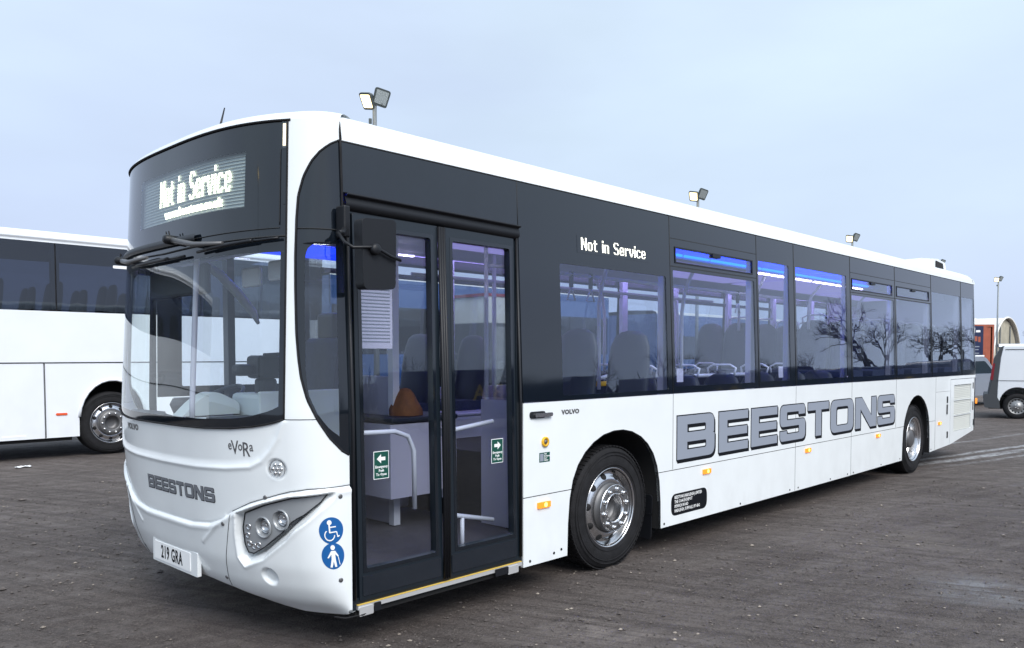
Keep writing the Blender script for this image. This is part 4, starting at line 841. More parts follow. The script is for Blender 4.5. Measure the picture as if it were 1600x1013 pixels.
# side details behind the door
hn = MB().plate([rrect(1.945, 2.10, 1.228, 1.274, .022)], side, 0, .010).obj('entry_release_handle', 'plastic', bus)
MB().plate([rrect(1.985, 2.165, 1.235, 1.262, .012)], side, .010, .022).obj('handle_bar', 'chrome', hn)
word('VOLVO', lambda a, b, c: side(2.283+a, 1.240+b, .001+c), .042, 'hub', bus, 'badge_lettering', sx=1.3, offset=.0026, extr=.0006, spacing=1.1)
ebm = MB().lathe([(.035, 0), (.035, .012), (.024, .016), (.022, .006), (0, .006)], side(2.102, 1.059, 0), (0, -1, 0), 28).obj('emergency_button', 'yellow', bus)
MB().lathe([(.016, .004), (.014, .014), (0, .016)], side(2.102, 1.059, 0), (0, -1, 0), 20).obj('button', 'hub', ebm)
st = MB().plate([rrect(2.045, 2.155, .918, .985, .003)], side, 0, .001).obj('sticker', 'green', bus)
for i, t in enumerate(('Push', 'Emergency', 'Door', 'Release')): put(MB(), text2d(t, .015, .9, .0004, .0003, res=1), lambda a, b, c_: side(2.095+a, .970-i*.0145+b, .0012+c_)).obj('sticker_lettering', 'whiteink', st)
MB().plate([rrect(2.052, 2.088, .925, .978, .003)], side, .001, .0016).obj('pictogram', 'letter', st)
ad_ = MB().plate([rpoly([(3.705, .30, .07), (4.285, .30, .07), (4.285, .485, .07), (3.705, .485, .07)], 6)], side, 0, .0012).obj('address_label', 'ink', bus)
for i, t in enumerate(('BEESTONS (HADLEIGH) LIMITED', 'THE COACH DEPOT', 'IPSWICH ROAD', 'HADLEIGH, SUFFOLK, IP7 6BG')):
    put(MB(), text2d(t, .0375, .82, .0007, .0003, res=1), lambda a, b, c_: side(3.755+a*1.0, .442-i*.038+b, .0016+c_)).obj('address_lettering', 'whiteink', ad_)
# small white notices low in the window panes
for x in (3.80, 5.70): MB().plate([rrect(x, x+.10, 1.43, 1.545, .004)], side, -.010, -.0085).obj('window_notice', 'paper', bus)
# door mirror
ma = MB().tube([(.37, -.09, 2.30), (.36, -.16, 2.245), (.385, -.20, 2.215), (.50, -.235, 2.225), (.60, -.235, 2.185), (.668, -.235, 2.168)], .0085, 10).obj('mirror_arm', 'plastic', bus)
mo = MB(); mo.plate([rpoly([(.432, 2.372, .03), (.655, 2.384, .03), (.648, 2.012, .035), (.440, 2.003, .035)], 6)], lambda a, b, c: (a, -.215+c, b), 0, .075); mo.obj('mirror', 'plastic', bus, bevel=.018)
MB().plate([rpoly([(.448, 2.355, .02), (.64, 2.365, .02), (.635, 2.03, .02), (.455, 2.02, .02)], 5)], lambda a, b, c: (a, -.138+c, b), 0, .003).obj('mirror_glass', 'chrome', bus)
MB().lathe([(.03, 0), (.03, .018), (.022, .026), (0, .028)], (.505, -.222, 2.213), (0, -1, 0), 20).obj('mirror_clamp', 'plastic', bus)
mb = MB(); mb.box(.435, .475, -.05, .03, 2.29, 2.46); mb.obj('mirror_bracket', 'plastic', bus, bevel=.008)
MB().tube([(.45, -.03, 2.34), (.42, -.06, 2.31), (.37, -.09, 2.30)], .014, 8).obj('mirror_arm', 'plastic', bus)

# ---------------------------------------------------------------- interior
I = lambda name, m, *b, bev=0: MB().box(*b).obj(name, m, bus, bevel=bev)
I('floor', 'floor', .62, 2.25, .03, 2.52, .335, .35); I('floor', 'floor', 2.25, 3.65, .56, 2.0, .334, .349); I('floor', 'floor', 3.65, 7.7, .03, 2.52, .335, .35); I('floor', 'floor', 7.7, 9.35, .08, 2.47, .95, .98); I('floor', 'floor', 9.35, 10.6, .08, 2.47, 1.10, 1.13); I('floor', 'floor', 10.6, 12.9, .08, 2.47, .95, .98); I('floor_step', 'intgrey', 7.66, 7.7, .08, 2.47, .35, .95)
I('wheel_box', 'intgrey', 2.25, 3.65, .56, .80, .35, 1.10, bev=.03); I('wheel_box', 'intgrey', 2.2, 3.65, 1.75, 2.0, .35, 1.10, bev=.03)
I('wheel_box_top', 'intgrey', 2.25, 3.65, .035, .80, 1.10, 1.125, bev=.01); I('wheel_box_top', 'intgrey', 2.2, 3.65, 1.75, 2.50, 1.10, 1.125, bev=.01)
I('side_lining', 'intgrey', 1.90, 12.9, .035, .06, 1.12, 1.33); I('side_lining', 'intgrey', .65, 12.9, 2.47, 2.51, .36, 1.33)
# ceiling: centre panel with lit coves
CL = [(.10, 2.62), (.11, 2.74), (.42, 2.77), (.49, 2.74), (.49, 2.575), (.53, 2.56), (.58, 2.58), (.75, 2.62), (1.275, 2.64)]; CL = CL+[(BW-y, z) for y, z in CL[::-1][1:]]
MB().grid([[(x, y, z) for y, z in CL] for x in (.62, 1.9, 5, 8, 12.88)], sm=False).obj('ceiling_lining', 'ceiling', bus)
I('rear_bulkhead', 'intgrey', 12.86, 12.9, .08, 2.47, .98, 2.7); I('front_header', 'ceiling', .55, .62, .2, 2.35, 2.33, 2.74)
I('destination_box', 'dark', .26, .55, .35, 2.2, 2.34, 2.82)
for a, b in ((1.0, 1.9), (3.0, 4.6), (4.65, 5.1), (5.15, 6.2), (6.25, 7.4), (7.45, 8.5), (8.55, 9.35)):
    MB().tube([(a, .474, 2.605), (b, .474, 2.605)], .012, 6).obj('blue_light_strip', 'cyanled', bus)
    MB().tube([(a, .43, 2.71), (b, .43, 2.71)], .016, 6).obj('blue_light_strip', 'blueled', bus)
for a, b in ((1.3, 1.62), (1.72, 2.3), (6.1, 7.02), (7.1, 7.6), (7.68, 8.3), (8.36, 8.62), (8.7, 9.25)):
    MB().box(a, b, .506, .530, 2.556, 2.564).obj('white_light_strip', 'whiteled', bus)
MB().tube([(1.25, BW-.474, 2.605), (2.45, BW-.474, 2.605)], .012, 6).obj('blue_light_strip', 'cyanled', bus); MB().tube([(1.25, BW-.40, 2.70), (2.3, BW-.40, 2.70)], .02, 6).obj('blue_light_strip', 'blueled', bus)
MB().box(1.2, 2.5, BW-.20, BW-.125, 2.50, 2.60).obj('blue_light_wash', 'bluewash', bus)  # no lamp: glowing box imitates the wall top lit blue
for a, b in ((2.05, 2.6),): MB().box(a, b, BW-.53, BW-.50, 2.553, 2.562).obj('white_light_strip', 'whiteled', bus)
for a, b in ((2.5, 4.9), (5.1, 7.6), (7.8, 10.3), (10.5, 12.6)):
    MB().tube([(a, BW-.40, 2.70), (b, BW-.40, 2.70)], .02, 6).obj('added_lilac_tube', 'lilacfill', bus)  # tubes added behind the far cove lip to tint the interior lilac
    MB().box(a, b, .85, 1.70, 2.612, 2.618).obj('added_ceiling_glow', 'ceilglow', bus)  # added glowing sheet, imitates an evenly lilac-lit ceiling
# seats
sc_ = MB(); sc_.plate([rrect(0, .43, 0, .09, .03)], lambda a, b, c: (a, c, .40+b), -.21, .21); cush = sc_.mesh('cushion', 'seat')
sb = MB()
P = []
for z, w, t in ((.44, .20, .05), (.6, .215, .05), (.85, .215, .045), (1.0, .20, .04), (1.09, .16, .035), (1.125, .10, .025), (1.135, .03, .01)):
    xo = .40+(z-.44)*.13; P.append([(xo+t*math.cos(a), w*math.sin(a), z) for a in np.linspace(0, 2*math.pi, 17)])
sb.grid(P); back = sb.mesh('backrest', ['seatback'])
sh = MB().tube([(.49, -.15, 1.08), (.50, -.17, 1.17), (.50, -.10, 1.205), (.50, .10, 1.205), (.50, .17, 1.17), (.49, .15, 1.08)], .012, 8).mesh('seat_handle', 'rail')
sl2 = MB().box(.1, .34, -.03, .03, 0, .40).mesh('seat_leg', 'intgrey')
rows = [(2.45, 1.125-.40, (.30,)), (3.15, 1.125-.40, (.30,))]
S_at = []
for x in (2.35, 3.05): S_at += [(x, .73, .30), (x, .73, 2.24)]
for x in (3.85, 4.6, 5.35, 6.1, 6.85): S_at += [(x, .35, .30), (x, .35, .74), (x, .35, 1.81), (x, .35, 2.25)]
for x in (7.75, 8.5, 9.25, 10.0, 10.75, 11.5, 12.15): S_at += [(x, .98, .30), (x, .98, .74), (x, .98, 1.81), (x, .98, 2.25)]
for i, (x, z, y) in enumerate(S_at):
    s_ = link('passenger_seat', cush, bus); s_.matrix_basis = Matrix.Translation((x, y, z)); s_['label'] = 'blue passenger seat'
    link('backrest', back, s_)
    if z != .73 and x not in (9.25, 10.0): link('seat_leg', sl2, s_)
    if y in (.74, 1.81): link('seat_handle', sh, s_)
# grab rails
def rail(pts, r=.016, name='grab_rail'): return MB().tube(pts, r, 10).obj(name, 'rail', bus)
for x, zt_ in ((3.72, 1.45), (5.1, 1.45), (6.6, 1.45), (8.15, 2.1), (9.8, 2.1)):
    for y0_, y1_ in ((.78, .62), (1.77, 1.93)):
        rail([(x, y0_, zt_-.1), (x, y0_, 2.1 if zt_ < 2 else 2.3), (x, y0_+(y1_-y0_)*.2, 2.3 if zt_ < 2 else 2.42), (x, y0_+(y1_-y0_)*.6, 2.45 if zt_ < 2 else 2.5), (x, y1_, 2.56)], .018)
rail([(2.3, .78, .35), (2.3, .78, 2.62)]); rail([(3.35, 1.75, 1.1), (3.35, 1.75, 2.62)], .02)
rail([(2.35, .80, 2.36), (7.4, .80, 2.36)], .016); rail([(2.35, 1.75, 2.36), (7.4, 1.75, 2.36)], .016)
for x in (2.75, 3.05, 3.35, 3.62, 6.3, 6.7):
    st_ = MB().box(x-.012, x+.012, .785, .815, 2.25, 2.385).obj('hanging_strap', 'seatback', bus)
    MB().tube([(x, .80, 2.255), (x-.055, .80, 2.14), (x+.055, .80, 2.14), (x, .80, 2.255)], .009, 6).obj('strap_handle', 'rail', st_)
# entrance rails behind the door
rail([(.60, .13, 1.213), (.90, .13, 1.205), (1.0, .13, 1.17), (1.045, .13, 1.08), (1.05, .13, .72)], .015, 'door_rail')
rail([(1.30, .13, 1.175), (1.72, .13, 1.218)], .015, 'door_rail')
rail([(1.33, .16, 1.32), (1.325, .16, .78), (1.35, .16, .68), (1.42, .16, .62), (1.75, .16, .545)], .016, 'door_rail'); rail([(1.47, .16, .605), (1.47, .16, .36)], .014, 'door_rail')
for x, z in ((1.325, 1.17), (1.323, .78)): MB().box(x-.022, x+.022, .135, .185, z-.025, z+.025).obj('rail_clamp', 'intgrey', bus)
MB().box(1.42, 1.52, .11, .21, .352, .36).obj('rail_foot', 'alu', bus)
MB().box(2.24, 2.255, .08, .78, .36, 1.32).obj('entrance_screen', 'intgrey', bus); MB().box(2.242, 2.252, .1, .76, 1.34, 2.1).obj('entrance_screen_glass', 'lens', bus)
# luggage pen with yellow rail, notices
I('luggage_pen', 'yellow', 3.62, 4.22, .80, .84, 1.375, 1.42, bev=.01); rail([(3.64, .80, 1.43), (4.05, .80, 1.50), (4.45, .80, 1.58)], .016); rail([(4.85, .80, 1.20), (4.95, .80, 1.40), (5.1, .80, 1.44), (6.6, .80, 1.44), (6.75, .80, 1.40), (6.8, .80, 1.2)], .022); I('route_notice', 'paper', .70, 1.02, .30, .305, 1.70, 2.12, bev=0)
nb = MB()
for i in range(17): nb.box(.72, 1.0, .2965, .2995, 1.74+i*.021, 1.745+i*.021)
nb.obj('notice_print', 'letter', bus)
# cab: dash, partition, driver's seat, wheel, ticket machine
mb = MB(); P = []
for w in np.linspace(.30, BW-.22, 40):
    f0 = onS(w, 1.26, -.05); zf = 1.245 if True else 0
    P.append([tuple(f0), (f0[0]+.02, f0[1], zf+.03), (f0[0]+.25, f0[1], zf+.0), (f0[0]+.30, f0[1], zf-.12), (f0[0]+.30, f0[1], .5)])
mb.grid(P); mb.obj('dashboard', 'seatback', bus)
MB().lathe([(.0, 0), (.09, .0), (.12, .08), (.10, .12), (0, .12)], (.42, 1.85, 1.24), (0, 0, 1), 24).obj('instrument_binnacle', 'seatback', bus)
sw = MB(); sw.tube([(.62+.215*math.cos(t)*.85, 1.85+.225*math.sin(t), 1.33+.215*math.cos(t)*.5) for t in np.linspace(0, 2*math.pi, 33)], .015, 8); sw.tube([(.62, 1.63, 1.33), (.62, 2.07, 1.33)], .014, 6); sw.tube([(.62, 1.85, 1.33), (.45, 1.85, 1.24)], .03, 8); sw.obj('steering_wheel', 'seatback', bus)
I('dash_cover', 'intwhite', .20, .55, .62, 1.35, 1.20, 1.262, bev=.02); 
I('dash_tray', 'seatback', .22, .50, .60, 1.15, 1.262, 1.275, bev=.004); MB().plate([rpoly([(.20, 1.262), (.60, 1.262), (.60, 1.34, .05), (.42, 1.43, .08), (.30, 1.36, .05)])], lambda a, b, c: (a, c, b), 1.45, 1.60).obj('dash_hood', 'intwhite', bus, bevel=.02)
I('cab_desk', 'intwhite', .62, 1.15, 1.20, 1.62, .9, 1.40, bev=.03); I('cab_door', 'intwhite', .60, 1.35, 1.18, 1.21, .36, 1.42, bev=.01)
I('cab_partition', 'intgrey', 1.72, 1.78, 1.22, 2.46, .36, 1.5, bev=.01); I('cab_partition_glass', 'lens', 1.745, 1.755, 1.25, 2.4, 1.5, 2.5)
I('cab_pillar', 'doorfr', .98, 1.04, 2.36, 2.44, 1.3, 2.6); I('cab_post', 'rail', 1.70, 1.76, 1.18, 1.24, .36, 2.62)
tm = I('ticket_machine', 'plastic', .68, .88, 1.32, 1.52, 1.50, 1.66, bev=.03); I('ticket_stand', 'plastic', .72, .84, 1.36, 1.48, 1.28, 1.50, bev=.02)
MB().tube([(.70, 1.30, 1.66), (.86, 1.28, 1.67), (.98, 1.28, 1.64), (.98, 1.30, 1.58), (.88, 1.32, 1.55)], .014, 8).obj('ticket_machine_handle', 'plastic', bus)
I('ticket_reader', 'plastic', .56, .69, 1.38, 1.50, 1.52, 1.60, bev=.03)
ds = MB(); ds.plate([rrect(0, .5, 0, .14, .05)], lambda a, b, c: (1.0+a, 1.86+c, .95+b), -.25, .25); ds.plate([rpoly([(0, 0, .04), (.12, 0, .04), (.2, .75, .05), (.1, .75, .05)])], lambda a, b, c: (1.42+a, 1.86+c, 1.05+b), -.23, .23); ds.box(1.1, 1.4, 1.7, 2.0, .36, .95)
ds.obj('driver_seat', 'seat', bus, bevel=.02)
I('driver_headrest', 'seatback', 1.55, 1.65, 1.73, 1.99, 1.78, 2.0, bev=.03)
# orange jacket on the luggage shelf, seen through the door
I('luggage_shelf', 'seatback', 1.55, 2.2, 1.0, 1.68, 1.16, 1.20, bev=.01); I('shelf_box', 'intgrey', 1.55, 2.2, 1.02, 1.68, .60, 1.15)
# sun blind, mirrors and a pale curved band inside the screen
MB().tube([(.50, 2.05, 2.38), (.60, 1.98, 2.33), (.72, 1.95, 2.25), (.86, 1.95, 2.12), (.98, 1.95, 1.98), (1.02, 1.95, 1.90)], [.02, .03, .035, .035, .03, .012], 10).obj('pale_curved_band', 'intwhite', bus)
I('blind', 'seatback', .33, .37, 1.35, 2.25, 2.06, 2.26, bev=.02)
MB().tube([tuple(onS(1.05, z, -.10)) for z in np.linspace(1.26, 2.3, 10)], .016, 10).obj('reflected_pole_bar', 'intgrey', bus)  # added bar, imitates a pale pole reflected in the windscreen
I('interior_mirror', 'rail', .40, .43, .50, .70, 2.10, 2.22, bev=.03); I('interior_mirror', 'rail', .40, .43, .80, 1.02, 2.08, 2.2, bev=.03)

# ================================================================= ORANGE BAG (loose on the shelf)
bag = MB(); P = []
for z, a_, b_ in ((1.203, .12, .13), (1.25, .115, .13), (1.31, .09, .10), (1.37, .06, .08), (1.40, .035, .05), (1.41, .01, .02)): P.append([(1.80+a_*(1+.12*math.sin(5*t+z*20))*math.cos(t), 1.16+b_*(1+.1*math.sin(7*t))*math.sin(t), z) for t in np.linspace(0, 2*math.pi, 17)])
bag.grid(P); bg_ = bag.obj('jacket', 'orange', label='orange jacket lying on the ledge behind the bus driver cab', category='jacket')
# ================================================================= WHITE COACH
coach = empty('coach', (-1, 11.87, 0), 'plain white coach with a tinted window band parked behind the bus', 'coach')
yc = 10.6; cf = lambda a, b, c: (a, yc-c, b)
xr_ = 6.75; CA = [(2.50, .34)]+[(3.03+.53*math.cos(t), .62+.64*math.sin(t)) for t in np.linspace(math.pi*.98, .02*math.pi, 14)]+[(3.56, .34)]
MB().plate([[(-9, .34), (1.985, .34), (1.985, 1.545), (-9, 1.545)]], cf, -.04, 0).obj('lower_panel', 'white2', coach)
MB().plate([[(1.995, .34)]+CA+[(xr_, .36), (xr_, 1.545), (1.995, 1.545)]], cf, -.04, 0).obj('lower_panel', 'white2', coach)
MB().plate([[(-9, 1.56), (xr_, 1.56), (xr_, 2.375), (-9, 2.395)]], cf, -.04, 0).obj('upper_panel', 'white2', coach)
MB().tube([(-9, yc+.0, 1.552), (xr_, yc+.0, 1.552)], .01, 6).obj('trim_strip', 'gap', coach)
MB().tube([(2.0+0*x, yc-.006, z) for x, z in ((0, .35), (0, 1.54))], .006, 6).obj('panel_gap', 'gap', coach)
cw_ = [(-9, -5.6), (-5.6, -2.9), (-2.9, -.3), (-.3, 2.2), (2.2, 4.6), (4.6, xr_-.1)]
for a, b in cw_: MB().plate([[(a+.01, 2.385), (b-.01, 2.385), (b-.01, 3.475), (a+.01, 3.475)]], cf, -.02, -.008).obj('window', 'coachglass', coach)
for a, b in cw_: MB().box(a-.06, a+.06, yc+.03, yc+.12, 2.38, 3.48).obj('window_pillar', 'dark', coach)
P = []
for x in (-9, xr_-.4, xr_): P.append([(x, yc, 3.475), (x, yc+.005, 3.52), (x, yc-.012, 3.53), (x, yc-.01, 3.56), (x, yc+.03, 3.62), (x, yc+.12, 3.665), (x, yc+.4, 3.70), (x, yc+1.275, 3.72), (x, yc+2.4, 3.66), (x, yc+2.55, 3.475)])
MB().grid(P).obj('roof', 'white2', coach)
MB().box(-9, xr_, yc+2.50, yc+2.55, .34, 2.39).obj('far_side_panel', 'white2', coach); MB().plate([[(-9, 2.39), (xr_, 2.39), (xr_, 3.475), (-9, 3.475)]], lambda a, b, c: (a, yc+2.53+c, b), 0, .01).obj('window', 'coachglass', coach)
MB().plate([rrect(yc+.03, yc+2.52, .4, 2.39, .05)], lambda a, b, c: (xr_+c, a, b), -.03, .02).obj('end_panel', 'white2', coach, bevel=.01)
MB().plate([rrect(yc+.03, yc+2.52, 2.4, 3.5, .08)], lambda a, b, c: (xr_+c, a, b), -.03, .02).obj('end_window', 'carglass', coach, bevel=.01)
MB().box(-9.03, -9, yc, yc+2.55, .34, 3.6).obj('end_panel', 'white2', coach)
MB().box(-9, xr_-.1, yc+.1, yc+2.45, 1.5, 1.55).obj('floor', 'dark', coach)
mb = MB(); mb.box(-9, 2.4, yc+.06, yc+2.4, .28, 1.4); mb.box(3.7, xr_-.1, yc+.06, yc+2.4, .34, 1.4); mb.box(2.4, 3.7, yc+.5, yc+2, .4, 1.4); mb.obj('underbody', 'dark', coach)
MB().grid([[(x, yc+.005, z) for x, z in CA], [(x, yc+.5, z) for x, z in CA]]).obj('wheel_arch_liner', 'dark', coach)
MB().tube([(x, yc-.008, z) for x, z in CA[1:-1]], .022, 8).obj('arch_lip', 'white2', coach)
w = link('wheel', tyre_me, coach); w.matrix_parent_inverse = coach.matrix_basis.inverted(); w.matrix_basis = Matrix.Translation((3.02, yc+.2, .53)) @ Matrix.Scale(1.1, 4)
link('rim', frim_me, w); link('hub', hub_me, w)
for k in range(10):
    t = 2*math.pi*k/10; o = link('wheel_nut', nut_me, w); o.location = (.148*math.cos(t), y0-.036, .148*math.sin(t))
for k in range(10):
    t = 2*math.pi*k/10+.3; o = link('hand_hole', hole_me, w); n_ = Vector((math.cos(t)*.51, -.86, math.sin(t)*.51)).normalized(); o.rotation_mode = 'QUATERNION'; o.rotation_quaternion = Vector((0, -1, 0)).rotation_difference(n_); o.location = Vector((.246*math.cos(t), y0+.0396, .246*math.sin(t)))+n_*.0008
w2 = link('wheel', tyre_me, coach); w2.matrix_basis = Matrix.Translation((-5.0, yc+.2, .53)) @ Matrix.Scale(1.1, 4)
MB().plate([rpoly([(2.15, .70, .02), (2.32, .70, .02), (2.32, .735, .02), (2.15, .735, .02)])], cf, 0, .012).obj('side_reflector', 'redref', coach)
MB().plate([rrect(1.38, 1.72, .385, .415, .004)], cf, 0, .002).obj('maker_label', 'whiteink', coach)
MB().plate([rpoly([(3.08, 3.14, .02), (3.32, 3.14, .02), (3.32, 3.19, .02), (3.08, 3.19, .02)])], cf, -.008, -.004).obj('window_sticker', 'whiteink', coach)
for i, x in enumerate(np.arange(-8.4, 6.2, .85)):
    for y in (yc+.35, yc+.8, yc+1.8, yc+2.2):
        s_ = link('coach_seat', back, coach); s_.matrix_basis = Matrix.Translation((x, y, 1.62)) @ Matrix.Scale(1.12, 4)
MB().grid([[(x, y, 3.42) for y in (yc+.1, yc+2.45)] for x in (-9, xr_-.1)]).obj('ceiling', 'dark', coach)

# ================================================================= BLUE COACH BEHIND
bc = empty('coach', (16, 15.3, 0), 'dark blue coach with pale www lettering seen through the bus windows', 'coach')
yb = 14.0; bf = lambda a, b, c: (a, yb-c, b)
def simple_coach(root, x0, x1, yb, wins, hh, body, zlo, zhi, arches=()):
    bf = lambda a, b, c: (a, yb-c, b)
    MB().plate([[(x0, .35)]+[p for A in arches for p in A]+[(x1, .35), (x1, zlo), (x0, zlo)]], bf, -.05, 0).obj('lower_panel', body, root)
    MB().plate([[(x0, zhi), (x1, zhi), (x1, hh), (x0, hh)]], bf, -.05, 0).obj('cant_panel', body, root)
    for a, b in wins: MB().plate([rrect(a+.02, b-.02, zlo+.01, zhi-.01, .05)], bf, -.03, -.01).obj('window', 'coachglass', root); MB().box(a-.05, a+.05, yb+.035, yb+.08, zlo, zhi).obj('window_pillar', 'dark', root)
    P = [[(x, yb, hh), (x, yb+.04, hh+.08), (x, yb+.2, hh+.13), (x, yb+1.275, hh+.17), (x, yb+2.35, hh+.13), (x, yb+2.55, hh)] for x in (x0, x1)]; MB().grid(P).obj('roof', 'cream', root)
    MB().box(x0, x1, yb+2.5, yb+2.55, .35, hh).obj('far_side_panel', body, root)
    for x in (x0, x1-.04): MB().plate([rrect(yb+.01, yb+2.5, .38, hh, .06)], lambda a, b, c: (x+c, a, b), 0, .04).obj('end_panel', body, root)
    MB().box(x0+.1, x1-.1, yb+.06, yb+2.45, .3, .9).obj('underbody', 'dark', root)
ar = lambda xc: [(xc-.55, .35)]+[(xc+.55*math.cos(t), .5+.6*math.sin(t)) for t in np.linspace(math.pi, 0, 12)]+[(xc+.55, .35)]
simple_coach(bc, 9.6, 21.4, yb, [(9.7, 11.6), (11.6, 13.5), (13.5, 15.4), (15.4, 17.3), (17.3, 19.2), (19.2, 21.3)], 3.75, 'bluecoach', 1.7, 3.0, [ar(12.3), ar(18.3)])
for xc in (12.3, 18.3):
    w = link('wheel', tyre_me, bc); w.matrix_basis = Matrix.Translation((xc, yb+.2, .5)); link('rim', frim_me, w); link('hub', hub_me, w)
b2 = empty('coach', (30, 15.3, 0), 'second dark blue coach with large www lettering beyond the bus', 'coach')
simple_coach(b2, 24.5, 36.0, yb, [(24.7, 26.5), (26.5, 28.3), (28.3, 30.1), (30.1, 31.9), (31.9, 33.7), (33.7, 35.8)], 3.3, 'bluecoach', 1.5, 2.45, [ar(27.5), ar(33)])
for xc in (27.5, 33):
    w = link('wheel', tyre_me, b2); w.matrix_basis = Matrix.Translation((xc, yb+.2, .5))
put(MB(), text2d('www', .9, 1.2, .01, .002), lambda a, b, c: (30.6+a, yb-.003-c, 2.52+b)).obj('side_lettering', 'whiteink', b2)
tr_ = empty('trailer', (15.5, 12.6, 0), 'cream and red box trailer standing in front of the blue coach', 'trailer')
MB().box(13.2, 15.6, 11.9, 13.3, 2.55, 3.28).obj('box_body', 'cream', tr_, bevel=.02); MB().box(13.15, 15.65, 11.88, 13.32, 3.28, 3.36).obj('roof_edge', 'taillight', tr_); MB().box(13.15, 15.65, 11.85, 13.35, .55, 2.55).obj('lower_body', 'greypl', tr_, bevel=.02)
for x in (13.7, 15.1):
    w = link('wheel', tyre_me, tr_); w.matrix_basis = Matrix.Translation((x, 11.99, .33)) @ Matrix.Scale(.7, 4)

# ================================================================= FLOODLIGHT COLUMNS
def pole(loc, label, d0, group='floodlight columns along the yard', rz=0, H=7.6):
    p = empty('floodlight_column', loc, label, 'floodlight', group, rz)
    x, y, z = 0, 0, 0
    def L_(name, mbx, m, bev=0, par=None):
        o = link(name, mbx.mesh(name, m), None, bev); o.parent = par or p; return o
    L_('column', MB().tube([(0, 0, 0), (0, 0, 3), (0, 0, H+.1)], [.075, .065, .05], 12), 'galv')
    L_('bracket', MB().tube([(-.2, 0, H+.05), (.2, 0, H+.05)], .03, 8), 'galv')
    L_('photocell', MB().box(-.14, -.07, -.03, .03, H-.42, H-.3), 'lamphouse', .01)
    for s_, lit in ((-1, True), (1, False)):
        h = MB()
        h.plate([rpoly([(-.20, -.24, .06), (.20, -.24, .06), (.22, .22, .08), (-.22, .22, .08)])], lambda a, b, c: (a, c, b), -.02, .03)
        h.plate([rpoly([(-.15, -.2, .05), (.15, -.2, .05), (.16, .16, .06), (-.16, .16, .06)])], lambda a, b, c: (a, c, b), .03, .13)
        ho = L_('lamp_housing', h, 'lamphouse', .01)
        tgt = Vector((-.55, -.60, -.55) if lit else (.30, -.80, -.32)).normalized(); q_ = Vector((0, -1, 0)).rotation_difference(tgt)
        ho.scale = (1, 1, 1); ho.matrix_basis = Matrix.Translation((-.17 if lit else .17, -.05, H+.10+(0 if lit else .08))) @ q_.to_matrix().to_4x4() @ Matrix.Rotation(math.radians(0 if lit else 16), 4, 'Y') @ Matrix.Scale(.88, 4)
        L_('lamp_glass', MB().plate([rpoly([(-.16, -.18, .03), (.16, -.18, .03), (.17, .17, .03), (-.17, .17, .03)])], lambda a, b, c: (a, c, b), -.03, -.021), 'flood' if lit else 'lampglass', par=ho)
    return p
away = math.atan2(-(.693), .72)
pl_ = [((9.60, 12.05, 0), 'nearest and tallest-looking twin floodlight column above the bus roof'), ((24.97, 12.5, 0), 'second twin floodlight column along the bus roof, above its middle windows'), ((40.33, 12.57, 0), 'third twin floodlight column along the bus roof'),
       ((55.8, 12.8, 0), 'fourth twin floodlight column, just before the unit on the bus roof'), ((71.3, 12.87, 0), 'farthest twin floodlight column, its whole pole showing beside the bus tail')]
for l_, t in pl_: pole(l_, t, 0, rz=-YAW)
pole((-24.6, 8.0, 0), 'single-arm floodlight column reflected in the destination glass', 0, 'floodlight columns across the yard', rz=math.radians(116), H=10.4)

# ================================================================= VAN, CAR, CONTAINERS, TENT
van = empty('van', (21.82, 1.97, 0), 'white panel van with dark grey rear bumper parked at the right edge', 'van', rz=-YAW+math.radians(-30))
VM = van.matrix_basis
def vobj(name, mbx, m, bev=0, root=van, par=None):
    o = link(name, mbx.mesh(name, m), None, bev); o.parent = par or root; return o
# local: x = forward along the van (to the right), y = into depth, z up. rear face at x=0
vw = lambda a, b, c: (a, -c, b)
VA = [(.34, .42)]+[(.74+.40*math.cos(t), .40+.42*math.sin(t)) for t in np.linspace(math.pi*.97, .03*math.pi, 14)]+[(1.14, .42)]; VA2 = [(x+3.12, z) for x, z in VA]
vobj('side_panel', MB().plate([rpoly([(.285, .42), (.30, 1.0), (.35, 1.59), (.40, 1.86), (.46, 1.90), (4.0, 1.90, .3), (4.7, 1.25, .1), (5.3, 1.05, .2), (5.4, .42)]+VA2[::-1]+VA[::-1])], vw, -.06, 0), 'white2', .015)
vobj('far_side_panel', MB().plate([rpoly([(.285, .42), (.30, 1.0), (.35, 1.59), (.40, 1.86), (.46, 1.90), (4.0, 1.90, .3), (4.7, 1.25, .1), (5.3, 1.05, .2), (5.4, .42)])], lambda a, b, c: (a, 1.78-c, b), -.06, 0), 'white2', .015)
vobj('roof', MB().grid([[(x, y, z) for y, z in ((.0, 1.88), (.05, 1.925), (.2, 1.95), (.9, 1.965), (1.6, 1.95), (1.75, 1.925), (1.8, 1.88))] for x in (.3, .6, 2, 4.0)]), 'white2')
vobj('bonnet', MB().grid([[(x, y, z) for y in (.03, 1.75)] for x, z in ((4.0, 1.92), (4.7, 1.28), (5.3, 1.06), (5.42, .8), (5.42, .4))]), 'white2')
vobj('rear_door', MB().plate([rpoly([(.03, .46, .02), (1.77, .46, .02), (1.75, 1.5, .1), (1.66, 1.90, .1), (.14, 1.90, .1), (.05, 1.5, .1)])], lambda a, b, c: (float(np.interp(b, [.44, 1.0, 1.59, 1.92], [.06, .16, .225, .40]))-c, a, b), -.05, 0), 'greypl', .02)
vobj('rear_corner', MB().plate([[(.05, .46), (.284, .42), (.299, 1.0), (.349, 1.59), (.399, 1.86), (.455, 1.905), (.37, 1.90), (.205, 1.59), (.14, 1.0)]], vw, -.08, -.002), 'greypl', .02)
